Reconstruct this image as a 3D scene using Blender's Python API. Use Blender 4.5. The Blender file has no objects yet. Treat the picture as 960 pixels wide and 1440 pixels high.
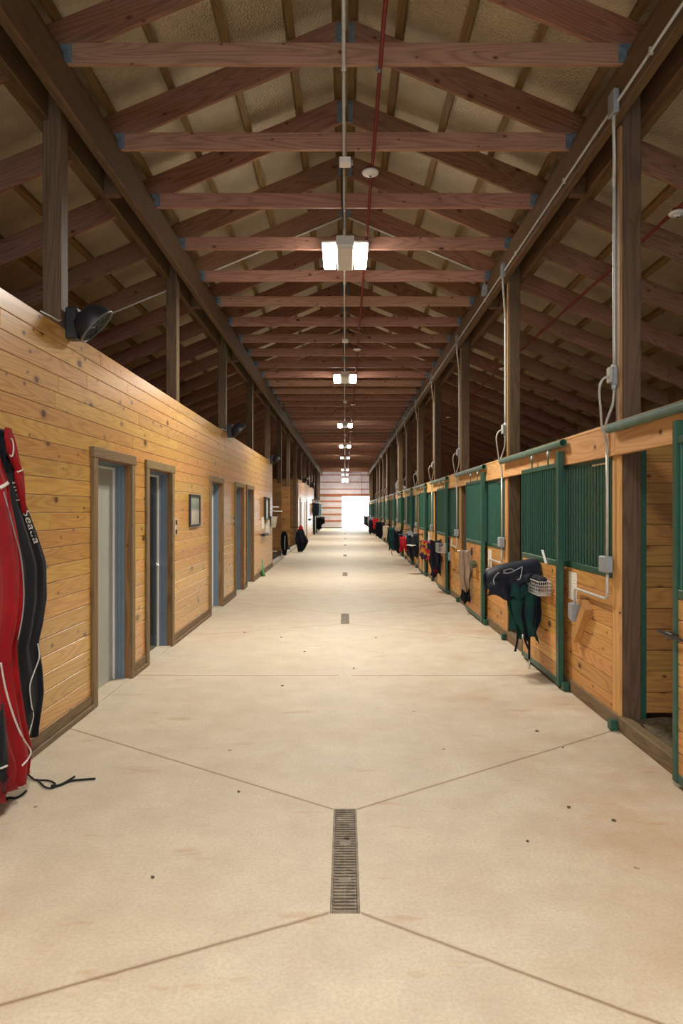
import bpy, math, random
from mathutils import Vector, Matrix, Euler
random.seed(7)
PI = math.pi
COL = bpy.context.scene.collection
H = 1.72            # eye height
ORIG = {}           # world origin of every thing / part

# ------------------------------------------------------------------ words
ONES = ['zeroth','first','second','third','fourth','fifth','sixth','seventh','eighth','ninth','tenth','eleventh','twelfth','thirteenth',
        'fourteenth','fifteenth','sixteenth','seventeenth','eighteenth','nineteenth']
TENS = {20:'twentieth',30:'thirtieth',40:'fortieth',50:'fiftieth'}
TENW = {20:'twenty',30:'thirty',40:'forty',50:'fifty'}
def ordinal(n):
    if n < 20: return ONES[n]
    t = n//10*10
    return TENS[t] if n == t else TENW[t]+'-'+ONES[n-t]

# ------------------------------------------------------------------ mesh builder
class MB:
    def __init__(s): s.v=[]; s.f=[]; s.r=[]
    def add(s, vs, fs, r=None):
        b=len(s.v); s.v.extend(Vector(p) for p in vs)
        if r is None: r=random.random()
        for f in fs: s.f.append(tuple(b+i for i in f)); s.r.append(r)
        return s
    def box(s,x0,x1,y0,y1,z0,z1,r=None):
        vs=[(x0,y0,z0),(x1,y0,z0),(x1,y1,z0),(x0,y1,z0),(x0,y0,z1),(x1,y0,z1),(x1,y1,z1),(x0,y1,z1)]
        return s.add(vs,[(0,3,2,1),(4,5,6,7),(0,1,5,4),(1,2,6,5),(2,3,7,6),(3,0,4,7)],r)
    def bbox(s,x0,x1,y0,y1,z0,z1,c=.004,r=None):
        """box with chamfered edges"""
        X=(x0,x1);Y=(y0,y1);Z=(z0,z1); vs=[]; idx={}
        for i in (0,1):
            for j in (0,1):
                for k in (0,1):
                    px,py,pz=X[i],Y[j],Z[k]; sx=1-2*i; sy=1-2*j; sz=1-2*k
                    idx[i,j,k]=len(vs)
                    vs+= [(px,py+sy*c,pz+sz*c),(px+sx*c,py,pz+sz*c),(px+sx*c,py+sy*c,pz)]
        g=lambda i,j,k,a: idx[i,j,k]+a
        fs=[]
        fs.append((g(0,0,0,0),g(0,0,1,0),g(0,1,1,0),g(0,1,0,0))); fs.append((g(1,0,0,0),g(1,1,0,0),g(1,1,1,0),g(1,0,1,0)))
        fs.append((g(0,0,0,1),g(1,0,0,1),g(1,0,1,1),g(0,0,1,1))); fs.append((g(0,1,0,1),g(0,1,1,1),g(1,1,1,1),g(1,1,0,1)))
        fs.append((g(0,0,0,2),g(0,1,0,2),g(1,1,0,2),g(1,0,0,2))); fs.append((g(0,0,1,2),g(1,0,1,2),g(1,1,1,2),g(0,1,1,2)))
        for i in (0,1):
            for j in (0,1):
                fs.append((g(i,j,0,0),g(i,j,0,1),g(i,j,1,1),g(i,j,1,0)))
            for k in (0,1):
                fs.append((g(i,0,k,0),g(i,0,k,2),g(i,1,k,2),g(i,1,k,0)))
        for j in (0,1):
            for k in (0,1):
                fs.append((g(0,j,k,1),g(0,j,k,2),g(1,j,k,2),g(1,j,k,1)))
        for i in (0,1):
            for j in (0,1):
                for k in (0,1): fs.append((g(i,j,k,0),g(i,j,k,1),g(i,j,k,2)))
        return s.add(vs,fs,r)
    def prism(s,poly,axis,a0,a1,r=None):
        """extrude 2-D poly along axis ('x','y','z') from a0 to a1"""
        def P(p,a):
            return (a,p[0],p[1]) if axis=='x' else (p[0],a,p[1]) if axis=='y' else (p[0],p[1],a)
        n=len(poly); vs=[P(p,a0) for p in poly]+[P(p,a1) for p in poly]
        fs=[tuple(range(n))[::-1],tuple(range(n,2*n))]+[(i,(i+1)%n,n+(i+1)%n,n+i) for i in range(n)]
        return s.add(vs,fs,r)
    def loft(s,rings,caps=True,r=None,closed=True):
        n=len(rings[0]); vs=[p for R in rings for p in R]; fs=[]
        for k in range(len(rings)-1):
            for i in range(n if closed else n-1):
                j=(i+1)%n
                fs.append((k*n+i,k*n+j,(k+1)*n+j,(k+1)*n+i))
        if caps:
            fs.append(tuple(range(n))[::-1]); m=(len(rings)-1)*n; fs.append(tuple(range(m,m+n)))
        return s.add(vs,fs,r)
    def tube(s,pts,rad,n=8,caps=True,r=None):
        pts=[Vector(p) for p in pts]; rings=[]; up=None
        for i,p in enumerate(pts):
            d=(pts[min(i+1,len(pts)-1)]-pts[max(i-1,0)]).normalized()
            if up is None:
                a=Vector((0,0,1)) if abs(d.z)<.9 else Vector((1,0,0)); up=d.cross(a).normalized()
            up=(up-d*up.dot(d)).normalized(); w=d.cross(up)
            R=rad[i] if isinstance(rad,(list,tuple)) else rad
            rings.append([p+up*(R*math.cos(2*PI*k/n))+w*(R*math.sin(2*PI*k/n)) for k in range(n)])
        return s.loft(rings,caps,r)
    def lathe(s,center,axis,prof,n=20,r=None):
        """profile [(t,rad)] along axis from centre"""
        a=Vector(axis).normalized(); b=a.cross(Vector((0,0,1)) if abs(a.z)<.9 else Vector((1,0,0))).normalized(); c=a.cross(b); C=Vector(center)
        rings=[[C+a*t+b*(R*math.cos(2*PI*k/n))+c*(R*math.sin(2*PI*k/n)) for k in range(n)] for t,R in prof]
        return s.loft(rings,True,r)
    def obox(s,c,dx,dy,dz,r=None):
        """box from centre and three half-vectors"""
        c=Vector(c);dx=Vector(dx);dy=Vector(dy);dz=Vector(dz)
        vs=[c+dx*i+dy*j+dz*k for k in (-1,1) for (i,j) in ((-1,-1),(1,-1),(1,1),(-1,1))]
        return s.add(vs,[(0,3,2,1),(4,5,6,7),(0,1,5,4),(1,2,6,5),(2,3,7,6),(3,0,4,7)],r)
    def build(s,name,mat,parent=None,smooth=False,origin=None,rot=None):
        o0=ORIG[parent.name] if parent is not None else (Vector(origin) if origin is not None else Vector((0,0,0)))
        me=bpy.data.meshes.new(name); me.from_pydata([v-o0 for v in s.v],[],s.f)
        a=me.attributes.new('rnd','FLOAT','FACE'); a.data.foreach_set('value',s.r)
        if smooth: me.polygons.foreach_set('use_smooth',[True]*len(me.polygons))
        me.materials.append(mat); me.update()
        o=bpy.data.objects.new(name,me); COL.objects.link(o)
        if parent is not None: o.parent=parent
        else: o.location=o0
        ORIG[o.name]=o0.copy()
        return o

def thing(name,label,cat,loc=(0,0,0),group=None):
    o=bpy.data.objects.new(name,None); COL.objects.link(o); o.location=loc; o.empty_display_size=.1
    o['label']=label; o['category']=cat
    if group: o['group']=group
    ORIG[o.name]=Vector(loc); return o
def tag(o,label,cat,group=None):
    o['label']=label; o['category']=cat
    if group: o['group']=group
    return o
def struct(o,label=None):
    o['kind']='structure'
    if label: o['label']=label
    return o
KIDS={}
def dup(o,delta,label=None,parent=None,rz=None):
    c=o.copy(); COL.objects.link(c)
    if parent is None:
        c.location=o.location+Vector(delta)
        if rz is not None: c.rotation_euler=(0,0,rz)
    else: c.parent=parent
    ORIG[c.name]=ORIG[o.name]+Vector(delta)
    if label: c['label']=label
    for ch in [x for x in ALLKIDS(o)]: dup(ch,delta,None,c)
    return c
def ALLKIDS(o): return [x for x in bpy.data.objects if x.parent==o]

# ------------------------------------------------------------------ materials
def new_mat(name):
    m=bpy.data.materials.new(name); m.use_nodes=True; nt=m.node_tree; nt.nodes.clear()
    out=nt.nodes.new('ShaderNodeOutputMaterial'); b=nt.nodes.new('ShaderNodeBsdfPrincipled'); nt.links.new(b.outputs[0],out.inputs[0])
    return m,nt,b
class NT:
    def __init__(s,nt): s.nt=nt
    def n(s,t,**kw):
        x=s.nt.nodes.new(t)
        for k,v in kw.items(): setattr(x,k,v)
        return x
    def l(s,a,b): s.nt.links.new(a,b)
    def math(s,op,a,b=None,c=None,clamp=False):
        x=s.n('ShaderNodeMath',operation=op); x.use_clamp=clamp
        for i,q in enumerate((a,b,c)):
            if q is None: continue
            if isinstance(q,(int,float)): x.inputs[i].default_value=q
            else: s.l(q,x.inputs[i])
        return x.outputs[0]
    def ramp(s,fac,stops,interp='LINEAR'):
        x=s.n('ShaderNodeValToRGB'); x.color_ramp.interpolation=interp; e=x.color_ramp.elements
        while len(e)<len(stops): e.new(.5)
        for i,(p,c) in enumerate(stops):
            e[i].position=p; e[i].color=(*c,1) if len(c)==3 else c
        s.l(fac,x.inputs[0]); return x.outputs[0]
    def mix(s,fac,a,b,mode='MIX'):
        x=s.n('ShaderNodeMix',data_type='RGBA',blend_type=mode)
        for i,q in ((0,fac),(6,a),(7,b)):
            if isinstance(q,(int,float)): x.inputs[i].default_value=q
            elif isinstance(q,tuple): x.inputs[i].default_value=(*q,1)
            else: s.l(q,x.inputs[i])
        return x.outputs[2]
    def noise(s,vec,scale,detail=3,rough=.55,dist=0):
        x=s.n('ShaderNodeTexNoise'); x.inputs['Scale'].default_value=scale; x.inputs['Detail'].default_value=detail
        x.inputs['Roughness'].default_value=rough; x.inputs['Distortion'].default_value=dist
        if vec is not None: s.l(vec,x.inputs['Vector'])
        return x.outputs[0]
    def bump(s,h,strength,dist,b):
        x=s.n('ShaderNodeBump'); x.inputs['Strength'].default_value=strength; x.inputs['Distance'].default_value=dist
        s.l(h,x.inputs['Height']); s.l(x.outputs[0],b.inputs['Normal'])

def wood(name,light,dark,axis='y',rough=.5,knots=.06,knotcol=(.10,.032,.008),grain=1.0,weather=0.0,tonevar=.25,spec=.4,coat=0):
    m,nt,b=new_mat(name); N=NT(nt)
    tc=N.n('ShaderNodeTexCoord'); at=N.n('ShaderNodeAttribute',attribute_name='rnd'); oi=N.n('ShaderNodeObjectInfo')
    off=N.math('ADD',N.math('MULTIPLY',at.outputs['Fac'],91.7),N.math('MULTIPLY',oi.outputs['Random'],53.3))
    cv=N.n('ShaderNodeCombineXYZ')
    for i in range(3): N.l(N.math('MULTIPLY',off,(1.0,1.7,0.63)[i]),cv.inputs[i])
    add=N.n('ShaderNodeVectorMath',operation='ADD'); N.l(tc.outputs['Object'],add.inputs[0]); N.l(cv.outputs[0],add.inputs[1])
    def mapped(al,ac):
        mp=N.n('ShaderNodeMapping'); N.l(add.outputs[0],mp.inputs[0])
        sc=[ac,ac,ac]; sc['xyz'.index(axis)]=al; mp.inputs['Scale'].default_value=sc; return mp.outputs[0]
    v1=mapped(.42,5.0)
    n1=N.noise(v1,1.0,1.5,.45,.15)
    rings=N.math('SINE',N.math('MULTIPLY',n1,120.0*grain))
    rings=N.math('POWER',N.math('MULTIPLY_ADD',rings,.5,.5),2.2)
    v2=mapped(3.0,110.0); fine=N.noise(v2,1.0,2,.6)
    g=N.math('ADD',N.math('MULTIPLY',rings,.36),N.math('MULTIPLY',fine,.64))
    col=N.mix(N.ramp(g,[(.25,(0,0,0)),(.85,(1,1,1))]),light,dark)
    # board-to-board tone
    ton=N.math('FRACT',N.math('MULTIPLY',off,3.317))
    br=N.math('MULTIPLY_ADD',ton,2*tonevar,1-tonevar)
    hs=N.n('ShaderNodeHueSaturation'); N.l(col,hs.inputs['Color']); N.l(br,hs.inputs['Value'])
    hs.inputs['Saturation'].default_value=1.0
    N.l(N.math('MULTIPLY_ADD',N.math('FRACT',N.math('MULTIPLY',off,7.91)),.02,.49),hs.inputs['Hue'])
    col=hs.outputs[0]
    if knots>0:
        sp=N.n('ShaderNodeSeparateXYZ'); N.l(add.outputs[0],sp.inputs[0]); ia='xyz'.index(axis); oth=[q for q in range(3) if q!=ia]
        c2=N.n('ShaderNodeCombineXYZ'); N.l(N.math('MULTIPLY',sp.outputs[ia],2.7),c2.inputs[0]); N.l(N.math('MULTIPLY',N.math('ADD',sp.outputs[oth[0]],sp.outputs[oth[1]]),4.2),c2.inputs[1])
        vo=N.n('ShaderNodeTexVoronoi'); vo.voronoi_dimensions='2D'; vo.feature='F1'; N.l(c2.outputs[0],vo.inputs['Vector']); vo.inputs['Scale'].default_value=1.0
        sc_=N.n('ShaderNodeSeparateColor'); N.l(vo.outputs['Color'],sc_.inputs[0])
        kd=N.math('MULTIPLY',N.math('ADD',vo.outputs['Distance'],N.math('MULTIPLY_ADD',fine,.03,-.015)),N.math('MULTIPLY_ADD',sc_.outputs[0],3.2,.75))
        k=N.ramp(kd,[(knots*.8,(1,1,1)),(knots*1.2,(.3,.3,.3)),(knots*2.4,(0,0,0))])
        col=N.mix(k,col,knotcol)
    if weather>0:
        w=N.noise(mapped(1.2,9),1.0,4,.65)
        col=N.mix(N.math('MULTIPLY',N.ramp(w,[(.45,(0,0,0)),(.7,(1,1,1))]),weather),col,(.18,.15,.12))
    N.l(col,b.inputs['Base Color']); b.inputs['Roughness'].default_value=rough; b.inputs['Specular IOR Level'].default_value=spec
    if coat: b.inputs['Coat Weight'].default_value=coat; b.inputs['Coat Roughness'].default_value=.28
    N.bump(g,.1,.003,b)
    return m
def plain(name,col,rough=.5,metal=0,var=.12,scale=8,bump=0,spec=.5,dirt=None):
    m,nt,b=new_mat(name); N=NT(nt); tc=N.n('ShaderNodeTexCoord')
    n=N.noise(tc.outputs['Object'],scale,4,.6)
    lo=tuple(c*(1-var) for c in col); hi=tuple(min(1,c*(1+var)) for c in col)
    c=N.ramp(n,[(.3,lo),(.7,hi)])
    if dirt: c=N.mix(N.math('MULTIPLY',N.ramp(N.noise(tc.outputs['Object'],scale*.4,5,.7),[(.5,(0,0,0)),(.72,(1,1,1))]),.6),c,dirt)
    N.l(c,b.inputs['Base Color']); b.inputs['Roughness'].default_value=rough; b.inputs['Metallic'].default_value=metal; b.inputs['Specular IOR Level'].default_value=spec
    if bump: N.bump(n,bump,.004,b)
    return m
def fabric(name,col,col2=None,rough=.85,sheen=.04):
    m,nt,b=new_mat(name); N=NT(nt); tc=N.n('ShaderNodeTexCoord')
    n=N.noise(tc.outputs['Object'],5,4,.6); w=N.noise(tc.outputs['Object'],400,2,.5)
    col2=col2 or tuple(c*.65 for c in col)
    N.l(N.ramp(n,[(.32,col2),(.65,col)]),b.inputs['Base Color'])
    b.inputs['Roughness'].default_value=rough; b.inputs['Sheen Weight'].default_value=sheen; b.inputs['Sheen Roughness'].default_value=.5; b.inputs['Specular IOR Level'].default_value=.2
    N.bump(w,.25,.002,b); return m
def emit(name,col,strength):
    m,nt,b=new_mat(name); b.inputs['Base Color'].default_value=(*col,1); b.inputs['Emission Color'].default_value=(*col,1); b.inputs['Emission Strength'].default_value=strength; return m

M={}
M['pine']=wood('pine_boards',(.65,.365,.10),(.45,.20,.043),'y',.36,.11,grain=1.0,tonevar=.10,coat=.6)
M['pine_stall']=wood('stall_pine_boards',(.60,.315,.09),(.41,.175,.042),'y',.5,.105,tonevar=.16)
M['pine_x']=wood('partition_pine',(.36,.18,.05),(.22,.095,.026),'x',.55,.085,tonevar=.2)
M['pine_hdr']=wood('header_pine',(.70,.42,.17),(.56,.29,.095),'y',.5,.05,grain=.6,tonevar=.06)
M['pine_z']=wood('pine_upright',(.58,.31,.11),(.42,.2,.06),'z',.55,.05)
M['casing']=wood('door_casing_timber',(.235,.155,.068),(.14,.088,.036),'z',.6,.04,weather=.25,tonevar=.06)
M['casing_h']=wood('door_head_timber',(.235,.155,.068),(.14,.088,.036),'y',.6,.03,weather=.25,tonevar=.06)
M['reveal']=wood('door_reveal_timber',(.30,.15,.055),(.15,.06,.02),'z',.5,.04,tonevar=.06)
M['base']=wood('baseboard_timber',(.22,.145,.07),(.12,.075,.035),'y',.65,.02,weather=.4,tonevar=.06)
M['kick']=wood('treated_kickboard',(.20,.13,.06),(.10,.065,.03),'y',.7,.03,weather=.5,tonevar=.08)
M['post']=wood('post_timber',(.145,.087,.045),(.07,.038,.02),'z',.65,.035,weather=.1,tonevar=.12)
M['truss']=wood('truss_timber',(.34,.172,.105),(.19,.085,.05),'x',.6,.06,weather=.05,tonevar=.14)
M['tie']=wood('lit_collar_tie_timber',(.44,.235,.155),(.27,.125,.078),'x',.55,.07,weather=.04,tonevar=.12)  # truss wood made lighter, standing in for lamp light on the ties
M['girder']=wood('girder_timber',(.155,.088,.04),(.085,.046,.02),'y',.6,.03,weather=.2,tonevar=.1)
M['purlin']=wood('purlin_timber',(.24,.15,.055),(.14,.082,.028),'y',.6,.05,tonevar=.14)
M['post_face']=wood('pale_nailer_timber',(.36,.21,.095),(.24,.13,.055),'z',.6,.02,tonevar=.05)
M['block']=wood('loose_block_pine',(.55,.26,.08),(.42,.18,.05),'z',.5,.02)
M['redwood']=wood('red_end_timber',(.42,.13,.05),(.28,.08,.03),'x',.6,.03)
M['green']=plain('green_steel',(.015,.075,.048),.42,0,.15,14)
M['green_bar']=plain('green_grille_bar',(.022,.10,.07),.4,0,.12,14)
M['green_track']=plain('green_track_steel',(.032,.105,.062),.4,.0,.2,10,dirt=(.16,.17,.12))
M['conduit']=plain('galvanised_conduit',(.52,.52,.48),.4,.25,.1,20)
M['galv']=plain('galvanised_plate',(.22,.30,.38),.45,.6,.3,30)
M['grey_box']=plain('grey_box_steel',(.30,.33,.36),.5,.2,.08,20)
M['flex']=plain('flexible_conduit_grey',(.42,.41,.36),.5,.1,.08,20)
M['white_pl']=plain('white_plastic',(.78,.77,.72),.4,0,.04,10)
M['red_pipe']=plain('red_sprinkler_pipe',(.17,.018,.016),.45,0,.2,15)
M['steelframe']=plain('daylight_blue_frame_steel',(.155,.205,.26),.35,0,.08,8)  # bluish reflection of daylight put into the steel frame's colour
M['door_grey']=plain('light_grey_door_paint',(.40,.41,.36),.4,0,.05,5)
M['door_dark']=plain('dark_door_paint',(.012,.014,.018),.25,0,.2,6)
M['weather']=plain('white_weatherstrip',(.75,.76,.74),.4,0,.04)
M['chrome']=plain('satin_chrome',(.7,.7,.68),.25,1,.05)
M['black']=plain('black_plastic',(.014,.015,.018),.4,0,.25,20)
M['fan_rim']=plain('fan_rim_grey',(.12,.125,.11),.35,.3,.2,20)
M['fan_face']=plain('fan_grille_grey',(.055,.07,.09),.4,.4,.3,60)
M['concrete_kerb']=plain('kerb_concrete',(.5,.45,.38),.8,0,.1,12,bump=.2)
M['wire']=plain('basket_wire',(.62,.62,.62),.4,.1,.1)
M['iron']=plain('drain_grate_iron',(.20,.16,.115),.6,.1,.45,18,dirt=(.16,.105,.06))
M['pit']=plain('drain_channel_dark',(.012,.01,.008),.9,0,.3,10)
M['metalwall']=None
M['red']=fabric('red_blanket_cloth',(.36,.006,.011),(.22,.004,.008))
M['navy']=fabric('black_navy_cloth',(.006,.008,.014),(.003,.004,.008))
M['navy2']=fabric('navy_nylon',(.010,.014,.026),(.005,.006,.012),.55)
M['dkgreen']=fabric('dark_green_cloth',(.012,.068,.056),(.006,.026,.03))
M['tan']=fabric('tan_canvas',(.28,.20,.14),(.20,.14,.095))
M['greycloth']=fabric('grey_cloth',(.20,.20,.22),(.11,.11,.12))
M['white_pipe']=fabric('white_piping',(.72,.69,.66),(.6,.58,.56))
M['grey_pipe']=fabric('grey_piping',(.32,.32,.33),(.25,.25,.26))
M['strap']=fabric('black_strap',(.012,.015,.018),(.008,.01,.012))
M['maroon']=fabric('maroon_cloth',(.12,.008,.018),(.07,.006,.01))
M['sheep']=fabric('cream_fleece',(.5,.42,.3),(.38,.3,.2))
M['paper']=plain('notice_paper',(.78,.74,.66),.7,0,.06,30)
M['brush']=fabric('dark_brush_bristle',(.02,.022,.03),(.01,.01,.015))
M['camo']=fabric('camouflage_cloth',(.10,.10,.05),(.03,.035,.02))
M['greenplastic']=plain('green_plastic',(.04,.32,.09),.45,0,.1)
M['beige']=plain('beige_bin_plastic',(.52,.48,.38),.5,0,.06)
M['lamp_body']=plain('white_lamp_housing',(.62,.61,.56),.4,0,.03)
M['lens']=emit('lamp_lens',(1,.95,.87),44)

# floral cloth
m,nt,b=new_mat('floral_cloth'); N=NT(nt); tc=N.n('ShaderNodeTexCoord'); vo=N.n('ShaderNodeTexVoronoi'); vo.inputs['Scale'].default_value=14; N.l(tc.outputs['Object'],vo.inputs['Vector'])
sx=N.n('ShaderNodeSeparateColor'); N.l(vo.outputs['Color'],sx.inputs[0])
N.l(N.ramp(sx.outputs[0],[(.0,(.02,.02,.05)),(.35,(.45,.02,.03)),(.55,(.6,.25,.02)),(.7,(.02,.02,.04)),(.85,(.5,.05,.1))],'CONSTANT'),b.inputs['Base Color']); b.inputs['Roughness'].default_value=.85; M['floral']=m

# foil insulation
m,nt,b=new_mat('foil_insulation'); N=NT(nt); tc=N.n('ShaderNodeTexCoord')
n1=N.noise(tc.outputs['Object'],2.2,4,.6); n2=N.noise(tc.outputs['Object'],55,2,.5)
N.l(N.ramp(n1,[(.3,(.46,.40,.285)),(.7,(.62,.55,.40))]),b.inputs['Base Color']); b.inputs['Roughness'].default_value=.42; b.inputs['Metallic'].default_value=.55
N.bump(N.math('ADD',n2,N.math('MULTIPLY',n1,1.5)),.9,.02,b); M['foil']=m

# translucent white wall sheet of the far gable
m,nt,b=new_mat('white_wall_sheet'); N=NT(nt); out=[x for x in nt.nodes if x.type=='OUTPUT_MATERIAL'][0]
tc=N.n('ShaderNodeTexCoord'); n=N.noise(tc.outputs['Object'],1.5,3)
c=N.ramp(n,[(.3,(.66,.58,.58)),(.7,(.78,.72,.72))]); N.l(c,b.inputs['Base Color']); b.inputs['Roughness'].default_value=.5
tr=N.n('ShaderNodeBsdfTranslucent'); N.l(c,tr.inputs[0]); mx=N.n('ShaderNodeMixShader'); mx.inputs[0].default_value=.22
N.l(b.outputs[0],mx.inputs[1]); N.l(tr.outputs[0],mx.inputs[2]); N.l(mx.outputs[0],out.inputs[0]); M['metalwall']=m

# concrete floor with saw-cut joints running from the drain corners
m,nt,b=new_mat('concrete_floor'); N=NT(nt); geo=N.n('ShaderNodeNewGeometry'); P=geo.outputs['Position']
sp=N.n('ShaderNodeSeparateXYZ'); N.l(P,sp.inputs[0]); X,Y=sp.outputs[0],sp.outputs[1]
wob=N.math('MULTIPLY_ADD',N.noise(P,9,3),.03,-.015)
yw=N.math('WRAP',N.math('SUBTRACT',Y,3.41),3.66,-3.66); v=N.math('ABSOLUTE',yw); ax=N.math('ABSOLUTE',X)
kn=N.math('MULTIPLY_ADD',N.math('GREATER_THAN',X,0.0),.156,.48)
k=N.math('ADD',N.math('MULTIPLY',N.math('GREATER_THAN',yw,0.0),.69),N.math('MULTIPLY',N.math('LESS_THAN',yw,0.0),kn))
d1=N.math('MULTIPLY',N.math('ABSOLUTE',N.math('SUBTRACT',N.math('SUBTRACT',N.math('ADD',v,N.math('MULTIPLY',wob,.3)),.5),N.math('MULTIPLY',k,N.math('SUBTRACT',ax,.065)))),.83)
d2=N.math('ABSOLUTE',N.math('SUBTRACT',v,3.655))
d=N.math('MINIMUM',d1,d2)
d=N.math('ADD',d,N.math('MULTIPLY',N.math('LESS_THAN',ax,.068),1.0))
line=N.ramp(d,[(.002,(1,1,1)),(.006,(.45,.45,.45)),(.016,(0,0,0))])
n1=N.noise(P,.55,5,.62); n2=N.noise(P,3.2,5,.65); n3=N.noise(P,60,3,.6); n4=N.noise(P,260,2,.6)
col=N.mix(N.ramp(n2,[(.3,(0,0,0)),(.7,(1,1,1))]),(.555,.475,.36),(.68,.60,.465))
col=N.mix(N.math('MULTIPLY',N.ramp(n3,[(.35,(1,1,1)),(.6,(0,0,0))]),.30),col,(.36,.28,.20))
col=N.mix(N.math('MULTIPLY',N.ramp(n4,[(.3,(1,1,1)),(.5,(0,0,0))]),.35),col,(.33,.26,.19))
# reddish clay tracked in along the stall side
side=N.ramp(N.math('MULTIPLY_ADD',X,.45,.05),[(.2,(0,0,0)),(1.0,(1,1,1))])
clay=N.math('MULTIPLY',N.ramp(N.noise(P,.9,6,.7),[(.44,(0,0,0)),(.68,(1,1,1))]),N.math('MULTIPLY_ADD',side,.8,.22))
col=N.mix(N.math('MULTIPLY',clay,.8),col,(.44,.27,.145))
# a few orange streaks and dark specks
mp=N.n('ShaderNodeMapping'); N.l(P,mp.inputs[0]); mp.inputs['Scale'].default_value=(1,3.2,1)
st=N.ramp(N.noise(mp.outputs[0],1.7,4,.6),[(.62,(0,0,0)),(.70,(1,1,1))]); col=N.mix(N.math('MULTIPLY',st,.4),col,(.42,.22,.08))
vo=N.n('ShaderNodeTexVoronoi'); N.l(P,vo.inputs['Vector']); vo.inputs['Scale'].default_value=1.9
spk=N.ramp(N.math('ADD',vo.outputs['Distance'],N.math('MULTIPLY_ADD',n3,.05,-.025)),[(.022,(1,1,1)),(.03,(0,0,0))]); col=N.mix(N.math('MULTIPLY',spk,.75),col,(.11,.07,.035))
col=N.mix(N.math('MULTIPLY',line,.85),col,(.21,.115,.05))
N.l(col,b.inputs['Base Color']); N.l(N.math('MULTIPLY_ADD',n2,.2,.46),b.inputs['Roughness']); b.inputs['Specular IOR Level'].default_value=.35
N.bump(N.math('SUBTRACT',N.math('ADD',N.math('MULTIPLY',n3,.3),n4),N.math('MULTIPLY',line,2.0)),.22,.004,b); M['floor']=m

# framed picture artwork: abstract
m,nt,b=new_mat('faded_photo_print'); N=NT(nt); tc=N.n('ShaderNodeTexCoord'); sp=N.n('ShaderNodeSeparateXYZ'); N.l(tc.outputs['Generated'],sp.inputs[0])
z=N.math('ADD',sp.outputs[2],N.math('MULTIPLY_ADD',N.noise(tc.outputs['Generated'],6,4),.3,-.15))
N.l(N.ramp(z,[(.1,(.42,.38,.28)),(.45,(.5,.46,.36)),(.6,(.16,.19,.13)),(.85,(.30,.33,.27))]),b.inputs['Base Color']); b.inputs['Roughness'].default_value=.3; M['print']=m
# printed notice: rows of grey text strokes
m,nt,b=new_mat('printed_notice'); N=NT(nt); tc=N.n('ShaderNodeTexCoord'); sp=N.n('ShaderNodeSeparateXYZ'); N.l(tc.outputs['Generated'],sp.inputs[0])
row=N.math('FRACT',N.math('MULTIPLY',sp.outputs[2],9.0)); band=N.math('MULTIPLY',N.math('GREATER_THAN',row,.35),N.math('LESS_THAN',row,.6))
cvx=N.n('ShaderNodeCombineXYZ'); N.l(N.math('MULTIPLY',sp.outputs[1],14.0),cvx.inputs[0]); N.l(N.math('FLOOR',N.math('MULTIPLY',sp.outputs[2],9.0)),cvx.inputs[1])
wd=N.math('MULTIPLY',band,N.math('GREATER_THAN',N.noise(cvx.outputs[0],1.0,1),.45))
edge=N.math('MULTIPLY',N.math('GREATER_THAN',sp.outputs[1],.12),N.math('LESS_THAN',sp.outputs[1],.88))
N.l(N.mix(N.math('MULTIPLY',N.math('MULTIPLY',wd,edge),.55),(.78,.74,.66),(.25,.23,.22)),b.inputs['Base Color']); b.inputs['Roughness'].default_value=.6; M['notice']=m
# bedding
M['bedding']=plain('dirt_and_shavings',(.10,.075,.045),.95,0,.6,25,bump=.8)

# ------------------------------------------------------------------ dimensions
XL=-2.18; XR=2.13; YF=62.6; YB=-7.0; EX=5.9
P0=5.30; BAY=3.66; NB=16
def PY(n): return P0+BAY*n
T0=5.17; TS=1.22
ZT=5.06; RL=6.035; SL=.417; RT=.28
def Zl(x): return RL-SL*abs(x)
def Zu(x): return Zl(x)+RT
DR=[3.41+7.32*k for k in range(8)]
DW,DL=.065,.507

# ------------------------------------------------------------------ setting: floor, roof, outer walls
fb=MB(); xs=[-EX,-DW,DW,EX]; ys=[YB-6]
for d in DR: ys+=[d-DL,d+DL]
ys+=[YF+14]
for j in range(len(ys)-1):
    for i in range(3):
        if i==1 and j%2==1: continue
        fb.add([(xs[i],ys[j],0),(xs[i+1],ys[j],0),(xs[i+1],ys[j+1],0),(xs[i],ys[j+1],0)],[(0,1,2,3)])
struct(fb.build('floor',M['floor']))
cb=MB(); zc=.09
for s in (-1,1):
    a,bb=(0,Zu(0)+zc),(s*(EX+.3),Zu(EX+.3)+zc)
    poly=[a,bb,(bb[0],bb[1]+.04),(0,a[1]+.04)]
    cb.prism(poly,'y',YB,YF+.1)
struct(cb.build('ceiling',M['foil']))
wm=M['pine_x']
def hboards(mb,x0,x1,y0,y1,z0,z1,w=.133,gap=.004,along='y',seg=(2.2,4.2)):
    """horizontal tongue-and-groove boards, random lengths"""
    n=max(1,round((z1-z0)/w)); w=(z1-z0)/n
    a0,a1=(y0,y1) if along=='y' else (x0,x1)
    for k in range(n):
        p=a0
        first=random.uniform(.5,seg[1]) if a1-a0>seg[1] else 99
        while p<a1-1e-6:
            q=min(a1,p+(first if p==a0 else random.uniform(*seg)))
            if a1-q<.3: q=a1
            zz0=z0+k*w+gap/2; zz1=z0+(k+1)*w-gap/2
            if along=='y': mb.bbox(x0,x1,p+.0008,q-.0008,zz0,zz1,.0035)
            else: mb.bbox(p+.0008,q-.0008,y0,y1,zz0,zz1,.0035)
            p=q
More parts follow.
